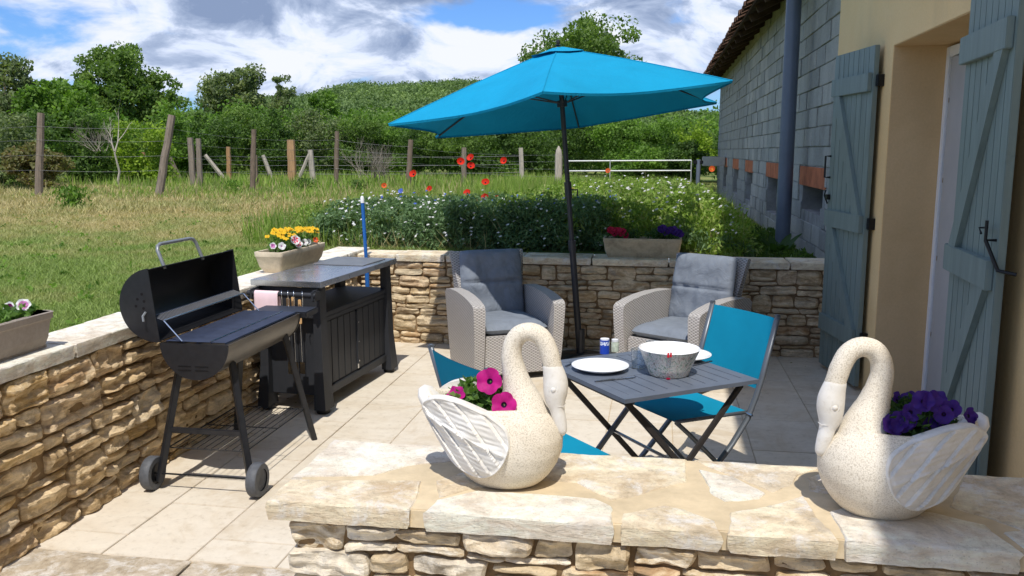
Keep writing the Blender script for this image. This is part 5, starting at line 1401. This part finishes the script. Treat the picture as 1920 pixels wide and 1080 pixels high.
BUSH = [('b0', 39.6, 24, 1.85, 1.0, 'olive', 'dusty green bush in the far left corner of the field'), ('b1', 36.3, 26, 2.1, 1.0, 'dark', 'dark bush behind the first tall fence post'), ('b2', 34.4, 28, 2.2, .9, 'mid', 'fresh green bush left of the dead white tree'),
('lime', 32.6, 26, 1.75, .95, 'lime', 'bright yellow green bush under the tall oak'), ('b3', 30.5, 29, 2.25, .95, 'mid', 'green bush behind the leaning fence post'), ('b4', 28.4, 29, 2.3, .95, 'dark', 'dark bush behind the double split post'), ('b5', 26.4, 31, 2.5, 1.05, 'oak', 'rounded oak bush under the loose crowned tree'),
('b6', 24.2, 30, 2.35, 1.0, 'dark', 'dark bush left of the thick tan post'), ('b7', 22.0, 31, 2.3, 1.0, 'olive', 'grey green bush behind the thick tan post'), ('b8', 19.9, 30, 2.1, .95, 'oak', 'oak bush to the left of the dry brushwood'),
('b9', 17.6, 31, 1.95, 1.0, 'mid', 'pale green bush standing behind the dry brushwood'), ('b10', 15.3, 29, 2.05, .9, 'dark', 'dark bush right of the dry brushwood'), ('b11', 13.2, 28, 1.85, .9, 'oak', 'oak bush under the left tip of the parasol'),
('b12', 10.8, 28, 2.15, 1.05, 'dark', 'large dark bush behind the red poppies'), ('b13', 8.2, 29, 2.25, 1.0, 'dark', 'dark bush left of the pointed gate post'), ('b14', 5.4, 30, 2.3, 1.15, 'dark', 'deep green bush behind the parasol pole'),
('b15', 2.5, 28, 2.0, 1.0, 'mid', 'bright bush above the middle of the metal gate'), ('b16', .2, 29, 2.2, 1.0, 'mid', 'bright bush above the right half of the metal gate'), ('b17', -2.2, 31, 2.5, 1.0, 'lime', 'yellowish bush between the gate and the barn'), ('b18', -4.4, 31, 2.6, .9, 'mid', 'green bush touching the far edge of the barn'),
('b19', -1.6, 25, 1.3, .75, 'dark', 'low dark bush beside the gate hinge post'), ('b20', 1.2, 25, 1.2, .7, 'mid', 'low leafy shrub behind the gate rails'), ('b21', 38.2, 22.5, 1.05, .6, 'russet', 'russet dried shrub at the left edge behind the fence')]
for i, (k, b_, D, H, rad, mt, lb) in enumerate(BUSH):
    tree('bush', b_, D, H, rad, LF[mt], lb, 20+i, trunk=False, n=46, per=150, size=.085, base=.04, lobes=4, cr=.34, cat='bush')
def branchy(parent, p, d, L, r_, depth, rd, m, spread=.75, k=3):
    q = p+d*L; mid = p.lerp(q, .5)+Vector((rd.uniform(-1, 1), rd.uniform(-1, 1), rd.uniform(-1, 1)))*L*.08
    m.tube([p, mid, q], [r_, r_*.8, r_*.55], 5 if depth > 1 else 3, cap=False)
    if depth == 0: return
    for i in range(k):
        e = (d+Vector((rd.uniform(-1, 1), rd.uniform(-1, 1), rd.uniform(-.5, .9)))*spread).normalized()
        branchy(parent, q if i else mid, e, L*rd.uniform(.55, .8), r_*.55, depth-1, rd, m, spread, k)
x, y = pol(33.9, 25); t = empty('dead_tree', (x, y, LZ), label='small dead white tree with bare forked branches above the lime bush', cat='dead tree')
m = MB(); rd = random.Random(2); branchy(t, Vector((0, 0, 0)), Vector((0, 0, 1)), .85, .035, 3, rd, m, .6, 2); branchy(t, Vector((0, 0, .9)), Vector((-.25, .1, .9)).normalized(), .36, .022, 3, rd, m, .7, 3); m.build('branches', M['post_pale'], t)
x, y = pol(18.1, 24.5); t = empty('brushwood', (x, y, LZ), label='heap of dry grey brushwood standing behind the wire fence', cat='brushwood')
m = MB(); rd = random.Random(5)
for i in range(22):
    a = rd.uniform(0, 6.28); branchy(t, Vector((rd.uniform(-.5, .5), rd.uniform(-.3, .3), 0)), Vector((math.cos(a)*.7, math.sin(a)*.5, rd.uniform(.5, 1.2))).normalized(), rd.uniform(.35, .6), .011, 3, rd, m, .6, 3)
o = m.build('twigs', M['twig'], t)
x, y = pol(34.7, 25); t = empty('brushwood', (x, y, LZ), label='grey tangle of bare twigs beside the dead white tree', cat='brushwood')
m = MB(); rd = random.Random(6)
for i in range(9):
    a = rd.uniform(0, 6.28); branchy(t, Vector((rd.uniform(-.2, .2), rd.uniform(-.2, .2), .9)), Vector((math.cos(a)*.7, math.sin(a)*.5, rd.uniform(.2, 1.0))).normalized(), rd.uniform(.25, .4), .010, 3, rd, m, .6, 3)
m.build('twigs', M['twig'], t)

# wooded strip behind the bushes and the forested hill
def hill_h(b, D):
    pts = [(-40, 7), (-8, 8.5), (-3, 10), (2, 13.6), (8, 18), (12, 18.8), (19, 17.6), (24, 14.2), (30, 9.5), (40, 8), (75, 7)]
    r_ = pts[0][1]
    for (b0, h0), (b1, h1) in zip(pts[:-1], pts[1:]):
        if b0 <= b <= b1: t = (b-b0)/(b1-b0); t = t*t*(3-2*t); r_ = h0+(h1-h0)*t
    if b > 75: r_ = 7
    t = min(1, max(0, (D-62)/188)); t = t*t*(3-2*t)*.55+t*.45
    return r_*t-1.6*max(0, D-250)/40*0+nz(b*.25, D*.02, 4)*1.3*t
bs = [-50+i*2.5 for i in range(53)]; Ds = [58, 70, 85, 105, 130, 160, 195, 225, 250, 262, 300, 380]
m = MB(); m.grid([[(*pol(b_, D), LZ+(hill_h(b_, D) if D <= 250 else hill_h(b_, 250)-(D-250)*.10)-.25) for b_ in bs] for D in Ds]); o = m.build('hill', plain('forest_floor', (.035, .05, .018), .95, .1, var=.3, scale=.2), smooth=True); o['kind'] = 'structure'
g = np.random.default_rng(77)
N = 7600; bb = g.uniform(-9, 47, N); tt = g.random(N); DD = 66+(252-66)*tt**.8
C = np.array([[*pol(b_, D), LZ+hill_h(b_, D)] for b_, D in zip(bb, DD)]); rr = (.8+1.2*g.random(N))*(.55+DD/330)
C[:, 2] += rr*.25
Vs = []
for k in range(3):      # three size classes
    s = np.arange(N) % 3 == k; Vs.append(clump_leaves(g, C[s], rr[s], 50, (.34, .42, .50)[k], .7))
o = link('forest', np_mesh('forest', np.concatenate(Vs), 4, M['leaf_hill'])); o['kind'] = 'stuff'
N = 760; bb = g.uniform(-8, 46, N); DD = g.uniform(33, 62, N)
C = np.array([[*pol(b_, D), LZ] for b_, D in zip(bb, DD)]); h_ = 1.2+1.3*g.random(N)*(DD/45)+.15*np.clip((bb-22)/8, 0, 1); C[:, 2] += h_*g.random(N)*1.0+.2
o = link('undergrowth', np_mesh('undergrowth', clump_leaves(g, C, .55+.5*g.random(N), 200, .155), 4, LF['mid'])); o['kind'] = 'stuff'
N = 420; bb = g.uniform(-8, 46, N); DD = g.uniform(31, 36, N)
C = np.array([[*pol(b_, D), LZ] for b_, D in zip(bb, DD)]); C[:, 2] += .3+1.2*g.random(N)
o = link('undergrowth', np_mesh('undergrowth', clump_leaves(g, C, .45+.35*g.random(N), 170, .13), 4, LF['dark'])); o['kind'] = 'stuff'

# lawn: mown grass blades, denser and finer close by
def inside(x, y): return ((x < -2.94) | (y > 7.71)) & ((x < 1.5) | (y > 26))
def blades(n, b0, b1, D0, D1, h0, h1, w, mat, seed, name, lean=.35, p=1.0, region=None, wide=1.):
    g = np.random.default_rng(seed); b_ = np.radians(g.uniform(b0, b1, n)); D = D0*(D1/D0)**(g.random(n)**p)
    x, y = -D*np.sin(b_), D*np.cos(b_); k = inside(x, y)
    if region is not None: k &= region(x, y)
    x, y, D = x[k], y[k], D[k]; m = len(x); s = np.maximum(1, D/7)**.85
    z = np.full(m, LZ) + np.array([ground_z(a, c)-LZ for a, c in zip(x, y)]) if D1 > 9 else np.full(m, LZ)
    a = g.uniform(0, 6.28, m); h_ = (h0+(h1-h0)*g.random(m))*np.sqrt(s); ww = w*s*(.7+.6*g.random(m))
    base = np.stack([x, y, z-.005], 1); side = np.stack([np.cos(a), np.sin(a), 0*a], 1)*ww[:, None]*.5
    tipd = np.stack([g.normal(0, lean, m), g.normal(0, lean, m), np.ones(m)], 1)*h_[:, None]
    V = np.stack([base-side, base+side, base+tipd], 1).reshape(-1, 3)
    o = link(name, np_mesh(name, V, 3, mat)); o['kind'] = 'stuff'; return o
blades(420000, 12, 62, 4.2, 19, .022, .050, .0075, M['grass'], 3, 'grass', .8)
blades(60000, -7, 46, 13.5, 30, .03, .09, .014, M['grass'], 4, 'long_grass', .5)
def tall(n, region, h0, h1, w, mat, seed, name, lean=.22):
    """tall stalks: rhombs standing on the ground inside a box region (x0, x1, y0, y1)"""
    g = np.random.default_rng(seed); x = g.uniform(region[0], region[1], n); y = g.uniform(region[2], region[3], n)
    k = inside(x, y); x, y = x[k], y[k]; m = len(x); h_ = h0+(h1-h0)*g.random(m)**1.4
    d = np.stack([g.normal(0, lean, m), g.normal(0, lean, m), np.ones(m)], 1); a = g.uniform(0, 6.28, m)
    s = np.stack([np.cos(a), np.sin(a), 0*a], 1); tt_ = np.clip((x-.25)/.9, 0, 1); c = np.stack([x, y, LZ-.01-.27*tt_*tt_*(3-2*tt_)], 1)+d*h_[:, None]*.5
    V = np.stack([c-d*h_[:, None]*.5, c+s*w*.5-d*h_[:, None]*.1, c+d*h_[:, None]*.5, c-s*w*.5-d*h_[:, None]*.1], 1).reshape(-1, 3)
    return V
def veg(name, Vs, mat): o = link(name, np_mesh(name, np.concatenate(Vs), 4, mat)); o['kind'] = 'stuff'; return o
veg('meadow_grass', [tall(6000, (-1.2, .75, 8.0, 10.5), .14, .36, .012, M['meadow'], 1, ''), tall(13000, (-2.6, .95, 10, 15), .26, .56, .014, M['meadow'], 2, ''), tall(7000, (-4.2, -1.6, 8.2, 12), .18, .42, .012, M['meadow'], 3, ''), tall(3000, (-3.9, -2.6, 7.75, 9.6), .12, .30, .011, M['meadow'], 4, ''),
    tall(5000, (-3.2, 1.0, 15, 19), .25, .45, .018, M['meadow'], 5, ''), tall(2500, (.75, 1.58, 8, 15), .06, .20, .016, M['meadow'], 6, '')], M['meadow'])
veg('dry_stalks', [tall(160, (-1.6, .9, 8.0, 14), .4, .75, .006, None, 7, ''), tall(500, (-3.8, -1.2, 7.8, 12), .3, .6, .005, None, 8, '', .4), tall(1000, (-16, -4, 15, 27), .12, .36, .02, None, 9, ''), tall(420, (-3.4, -1.5, 7.74, 7.95), .06, .24, .006, None, 10, '', .8)], M['straw'])
veg('field_grass', [tall(9000, (-20, -2.5, 19, 28), .14, .38, .028, None, 11, ''), tall(5000, (-12, -4, 14.5, 19), .08, .20, .02, None, 12, '')], M['meadow'])
# feathery plants in the bed behind the wall
g = np.random.default_rng(9)
def dip(x): t = np.clip((x-.25)/.9, 0, 1); return -.27*t*t*(3-2*t)
def bed(n, x0, x1, y0, y1, h0, h1, r0, r1):
    x = g.uniform(x0, x1, n); y = g.uniform(y0, y1, n); z = LZ+(h0+(h1-h0)*g.random(n)); return np.stack([x, y, z+dip(x)], 1), r0+(r1-r0)*g.random(n)
Vh = []
for args, per in (((430, -3.25, -1.9, 7.80, 9.3, .02, .38, .08, .15), 120), ((720, -2.15, -.45, 7.80, 9.1, .02, .41, .08, .16), 130), ((90, -.5, .9, 7.85, 9, .03, .2, .06, .11), 90)):
    c, r_ = bed(*args); Vh.append(clump_leaves(g, c, r_, per, .044, .28, .5))
veg('nigella_foliage', Vh, M['herb'])
c, r_ = bed(150, .75, 1.5, 7.85, 12, .0, .16, .06, .13); veg('barn_foot_weeds', [clump_leaves(g, c, r_, 90, .05, .35, .6)], LF['dark'])
c, r_ = bed(1150, -1.4, .85, 7.85, 14, .03, .46, .08, .15); c2, r2 = bed(420, -3.6, -1.2, 8.0, 12, .04, .34, .07, .14)
veg('meadow_leaves', [clump_leaves(g, c, r_, 75, .050, .34, .6), clump_leaves(g, c2, r2, 70, .038, .30, .7)], M['meadow'])
def blossoms(name, n, box, size, mat, seed):
    g = np.random.default_rng(seed); c = np.stack([g.uniform(box[0], box[1], n), box[2]+(box[3]-box[2])*g.random(n)**1.6, LZ+g.uniform(box[4], box[5], n)], 1); c[:, 2] += dip(c[:, 0])
    Vs = []
    for k in range(3):
        a = k*1.047+g.uniform(0, .3, n); d = np.stack([np.cos(a), np.sin(a)*.8-.2, g.normal(.25, .3, n)], 1); d /= np.linalg.norm(d, axis=1)[:, None]
        s = np.stack([-np.sin(a), np.cos(a)*.5, .6+0*a], 1); s /= np.linalg.norm(s, axis=1)[:, None]; L = size*(.7+.6*g.random(n))[:, None]; Vs.append(quads(c, d, s, L, L*.5))
    o = link(name, np_mesh(name, np.concatenate(Vs), 4, M[mat])); o['kind'] = 'stuff'
blossoms('white_blossoms', 210, (-3.2, -1.9, 7.75, 10, .08, .48), .030, 'p_white', 1)
blossoms('white_blossoms', 200, (-2.1, -.4, 7.72, 8.6, .06, .48), .030, 'p_white', 2)
blossoms('white_blossoms', 260, (-1.0, .75, 7.9, 14, .22, .58), .034, 'p_white', 3)
blossoms('pale_blue_blossoms', 90, (-3.2, -.4, 7.9, 9.8, .25, .48), .032, 'p_blue', 4)

def stalk_flower(name, p, Rr, mat, label, cat, group, seed, cup=.5, centre='p_dark', lean=.05, face=(-.1, -1, .55)):
    x, y, z = p; zb = LZ; t = empty(name, (x, y, zb), label=label, cat=cat, group=group); h_ = z-zb
    MB().tube([(lean, .03, 0), (lean*.3, .01, h_*.55), (0, 0, h_-Rr*.3)], .0035, 4).build('stem', M['leaf_pot'], t)
    m = MB(); rd = random.Random(seed)
    for k in range(4 if cat == 'poppy' else 7):
        n = 4 if cat == 'poppy' else 7; a0 = 2*math.pi*k/n+seed; wd = math.pi/n*1.35; P = []
        for i in range(4):
            f = i/3; P.append([((.1+.9*f)*Rr*math.cos(a0+wd*(j/4*2-1)*(.6+.4*f)), (.1+.9*f)*Rr*math.sin(a0+wd*(j/4*2-1)*(.6+.4*f)), Rr*cup*f**1.5+Rr*.12*nz(j*1.1+seed, k*3, f*3)+.002*k) for j in range(5)])
        m.grid(P)
    o = m.build('petals', M[mat], t, True, loc=(0, 0, h_)); o.rotation_euler = Vector(face).to_track_quat('Z', 'Y').to_euler()
    MB().lathe([(0, 0), (Rr*.22, .002), (Rr*.2, Rr*.25), (0, Rr*.3)], 8).build('centre', M[centre], t, loc=(0, 0, h_)).rotation_euler = Vector(face).to_track_quat('Z', 'Y').to_euler()
POP = [(-2.68,11.70,1.54,'left of the weathered post'), (-2.54,11.73,1.59,'the upper of the pair right of the weathered post'), (-2.54,11.70,1.475,'the lower of the pair right of the weathered post'), (-2.27,12.80,1.54,'the solitary one high up right of the pair'), (-3.30,11.54,1.37,'below the wires between two posts'), (-2.25,11.28,1.27,'large and deep red on a long stem in the middle of the meadow'),
(-3.99,12.37,1.18,'farthest to the left'), (-3.09,11.59,1.17,'small, left of the middle of the meadow'), (-2.10,9.5,1.22,'facing the camera just above the shaded plants'), (-1.80,9.0,1.20,'topmost of the cluster in front of the shaded plants'), (-1.86,8.9,1.15,'lower in the cluster in front of the shaded plants'), (-1.70,9.2,1.18,'rightmost of the cluster before the shaded plants'), (-1.06,10.95,1.19,'orange tinted, right beside the parasol pole'), (-.80,13.98,1.37,'seen in front of the gate rails'), (-1.93,8.85,1.10,'lowest, half sunk in the shaded plants')]
for i, (x, y, z, w_) in enumerate(POP):
    big = .054 if i < 6 else .042
    stalk_flower('poppy', (x, y, z+.01), big, 'p_red' if i < 6 or i == 8 else 'p_orange' if i in (6, 12, 13) else 'p_red', 'red poppy, '+w_, 'poppy', 'red poppies in the meadow', i*1.3, .55, face=(random.Random(i).uniform(-.4, .4), -1, .4+.2*(i % 3)))
CORN = [(-2.81,8.55,1.04),(-2.69,8.50,1.00),(-3.18,10.53,1.20),(-2.65,8.35,.96),(-2.41,8.36,.95),(-2.29,8.35,.95),(-2.19,8.22,.93),(-2.67,8.50,1.09),(-3.36,9.42,1.10),(-3.16,9.49,1.13),(-2.02,9.40,1.17),(-2.56,8.45,1.03),(-2.72,8.4,.90),(-2.45,8.3,1.02)]
CW = ['low, midway between the blue pole and the shaded plants', 'second in the low row right of the pole', 'highest and farthest back above the white blossoms', 'third in the low row right of the pole', 'near the middle of the bed, left one of a close trio', 'middle one of the close trio in the bed', 'right one of the close trio, touching the shade', 'upper one directly above the low row', 'leftmost, just right of the pole tip', 'far back right of the pole tip', 'lone one behind the shaded plants near the poppies', 'between the low row and the close trio', 'lowest, deep in the leaves right of the pole', 'just above the close trio']
for i, p in enumerate(CORN): stalk_flower('cornflower', p, .034, 'p_blue', 'blue cornflower, '+CW[i], 'cornflower', 'blue cornflowers in the bed', i*.9, .3, 'p_violet')
stalk_flower('orange_lily', (.90, 15.5, 1.38), .055, 'p_orange', 'orange lily blooming beside the far end of the barn', 'lily', None, 4, .5, 'p_yellow')

# ---------------------------------------------------------------- fences
def post(parent, p, top, r_, mat, name='post', square=False, seed=0, origin=None):
    o0 = origin or Vector((0, 0, 0)); x, y = p; a = Vector((x, y, LZ-.05))-o0; d = Vector(top); k = 6
    pts = [a+d*(i/k)*(1+.05)+Vector((nz(i*.7+seed, 1)*r_*.25, nz(i*.7, seed)*r_*.25, 0))*(i < k) for i in range(k+1)]
    m = MB().tube(pts, [r_*(1.08-.18*i/k)*(1+.12*nz(i*1.3+seed, 5)) for i in range(k+1)], 6 if square else 9)
    return m.build(name, mat, parent, 'auto')
def strand(parent, pts, r_=.0022, sag=.03, name='wire'):
    q = []
    for a, b_ in zip(pts[:-1], pts[1:]):
        a, b_ = Vector(a), Vector(b_)
        for k in range(6): t = k/6; q.append(a.lerp(b_, t)-Vector((0, 0, sag*4*t*(1-t))))
    q.append(Vector(pts[-1])); m = MB().tube(q, r_, 4, cap=False)
    for a, b_ in zip(q[:-1], q[1:]):      # barbs
        L = (b_-a).length; n = max(1, int(L/.22))
        for k in range(n): p = a.lerp(b_, (k+.5)/n); m.bar(p-Vector((0, .004, .009)), p+Vector((0, .004, .009)), .003, .003)
    return m.build(name, M['wire'], parent)
O1 = Vector((-8.9, 18.1, LZ)); f1 = empty('wire_fence', O1, label='barbed wire fence on tall weathered posts crossing the field', cat='fence')
PA = [(-16.5, 15.4, .05, .0, 1.5, .07), (-11.87, 15.15, .12, .10, 1.60, .072), (-9.70, 15.72, .29, .17, 1.57, .078), (-8.89, 18.12, .08, .04, 1.36, .060), (-8.12, 21.21, .06, .02, 1.38, .062), (-6.31, 21.51, .09, .02, 1.18, .070), (-5.31, 23.51, .02, .01, 1.0, .075)]
for i, (x, y, dx, dy, h_, r_) in enumerate(PA): post(f1, (x, y), (dx, dy, h_), r_, M['post'], seed=i*3.7, origin=O1)
for fz in (.34, .52, .70, .86): strand(f1, [Vector((x+dx*fz, y+dy*fz-r_, LZ+h_*fz))-O1 for x, y, dx, dy, h_, r_ in PA]+[Vector((-2.3, 20.0, LZ+.95*fz))-O1])
O2 = Vector((-14, 25, LZ)); f2 = empty('old_fence', O2, label='older fence of short leaning split posts and braces behind the tall posts', cat='fence')
PB = [(-11.35, 20.00, -.03, .0, 1.22, .085, 'post'), (-11.18, 20.00, .02, .0, 1.20, .075, 'post'), (-9.96, 22.73, .0, .01, 1.20, .125, 'post_tan'), (-9.38, 22.82, -.06, 0, .94, .085, 'post_pale'), (-19.63, 25.82, -.2, 0, .95, .09, 'post'), (-18.55, 26.00, -.35, -.15, .83, .085, 'post'), (-18.21, 26.06, -.36, -.18, .83, .10, 'post'), (-22.10, 32.37, -.15, -.08, .95, .09, 'post_tan'), (-16.53, 26.34, -.12, -.04, .87, .075, 'post_tan'), (-14.12, 24.18, -.26, -.11, .74, .08, 'post'), (-12.70, 24.42, .02, .01, 1.03, .075, 'post_tan'), (-10.13, 20.87, .02, .0, .81, .062, 'post'), (-11.82, 25.54, -.25, -.09, .79, .07, 'post_pale'), (-17.2, 26.6, -.38, -.1, .8, .06, 'post'), (-23.5, 27, -.1, 0, .9, .1, 'post'), (-4.0, 25.6, -.04, 0, 1.0, .08, 'post_pale')]
for i, (x, y, dx, dy, h_, r_, mt) in enumerate(PB): post(f2, (x, y), (dx, dy, h_), r_*.92, M[mt], square=True, seed=i*5.1, origin=O2)
for i, (x, y, dx, dy, h_, r_, mt) in enumerate([(-12.80, 24.5, -.55, -.18, .80, .065, 'post_pale'), (-16.65, 26.4, -.62, -.2, .78, .065, 'post_pale'), (-16.95, 26.5, -.50, -.2, .80, .05, 'post_pale'), (-18.0, 26.2, -.55, -.2, .84, .06, 'post'), (-9.9, 22.8, .42, .0, .84, .05, 'post_pale')]): post(f2, (x, y), (dx, dy, h_), r_, M[mt], 'brace', True, i*2.3+40, O2)
for fz in (.3, .55, .8): strand(f2, [Vector((x, y, LZ+.95*fz))-O2 for x, y in ((-23.5, 27), (-19.7, 25.9), (-16.6, 26.3), (-12.7, 24.4), (-9.96, 22.75), (-4.0, 25.6))], .005)
# gate
O3 = Vector((-2.05, 19.9, LZ)); gt = empty('field_gate', O3, label='galvanised tubular field gate at the end of the meadow', cat='gate')
for z in (.21, .455, .68): MB().tube([(0, 0, z-.0), (2.75, .05, z+.02)], .017, 8).build('rail', M['gate'], gt, 'auto')
for x in (.0, .95, 2.75): MB().tube([(x, .01, .05), (x, .01, .70)], .012, 8).build('upright', M['gate'], gt, 'auto')
t = empty('gate_post', (-2.27, 19.9, LZ), label='pale pointed timber gate post left of the gate', cat='post')
MB().tube([(0, 0, -.05), (0, 0, .80), (0, 0, .93), (0, 0, 1.02)], [.085, .082, .06, .012], 8).build('shaft', M['post_pale'], t, 'auto')
t = empty('gate_post', (.86, 20.0, LZ), label='dark metal hinge post right of the gate', cat='post')
MB().tube([(0, 0, -.05), (0, 0, .72)], .05, 10).build('shaft', M['pipe'], t, 'auto'); MB().cbox((-.12, -.04, .62), (.10, .0, .70), .01).build('hinge_plate', M['iron'], t); MB().cbox((-.12, -.04, .1), (.10, .0, .17), .01).build('hinge_plate', M['iron'], t)

# weeds
def weed(b_, D, h_, r_, mat, label, seed, n=260, size=.07):
    x, y = pol(b_, D); t = empty('weed', (x, y, ground_z(x, y)), label=label, cat='weed'); g = np.random.default_rng(seed)
    c = np.stack([g.normal(0, r_*.5, n), g.normal(0, r_*.5, n), g.uniform(0, h_, n)], 1); d, s = rand_dirs(g, n, 1.2); L = size*(.6+.8*g.random(n))[:, None]
    link('foliage', np_mesh('weed', quads(c, d, s, L, L*.35), 4, mat), None, t)
    MB().tube([(0, 0, 0), (0, 0, h_*.9)], .006, 4).build('stem', M['leaf_pot'], t)
weed(36.3, 15.4, .34, .22, LF['mid'], 'dark leafy thistle beside the foot of the first tall post', 1, 420, .09)
weed(27.2, 19.2, .3, .2, LF['mid'], 'leafy weed at the foot of the double split post', 2)
weed(23.0, 20.5, .3, .26, LF['dark'], 'clump of weeds in front of the thick tan post', 3, 360)
weed(19.6, 19.8, .28, .2, LF['dark'], 'weed growing at the foot of the slim tall post', 4)
t = empty('dock_plant', (1.25, 9.4, LZ-.26), label='broad leaved dock plant growing by the barn pipe', cat='plant')
for i in range(11):
    a = i*2.4; L = .22+.12*((i*.618) % 1); m = MB(); P = []
    for k in range(6):
        f = k/5; w_ = .05*math.sin(math.pi*min(1, f*.95+.05))**.8; cx2 = Vector((math.cos(a)*L*f*.8, math.sin(a)*L*f*.8, .05+L*1.1*f-.10*f*f)); sd_ = Vector((-math.sin(a), math.cos(a), .1))*w_
        P.append([tuple(cx2-sd_), tuple(cx2-Vector((0, 0, .01))), tuple(cx2+sd_)])
    m.grid(P); m.build('leaf', M['leaf_pot_dark'], t, True, fix=False)

# a little litter blown to the foot of the walls
g = np.random.default_rng(55); n = 90
x = np.concatenate([g.uniform(-2.6, 1.3, 40), -2.6+np.abs(g.normal(0, .12, 50))]); y = np.concatenate([7.32-np.abs(g.normal(0, .12, 40)), g.uniform(4.6, 7.2, 50)])
c = np.stack([x, y, np.full(n, .006)], 1); a = g.uniform(0, 6.28, n); d = np.stack([np.cos(a), np.sin(a), g.normal(0, .15, n)], 1); s = np.stack([-np.sin(a), np.cos(a), g.normal(0, .2, n)], 1)
o = link('leaf_litter', np_mesh('leaf_litter', quads(c, d, s, (.012+.022*g.random(n))[:, None], (.006+.010*g.random(n))[:, None]), 4, M['leaf_russet'])); o['kind'] = 'stuff'

n = 340; b_ = np.radians(g.uniform(14, 58, n)); D = g.uniform(4.6, 15, n); x, y = -D*np.sin(b_), D*np.cos(b_); k = inside(x, y); x, y = x[k], y[k]
c = np.stack([x, y, np.full(len(x), LZ+.012)], 1); veg('lawn_weeds', [clump_leaves(g, c, .03+.07*g.random(len(x)), 26, .035, .5, .3)], LF['mid'])
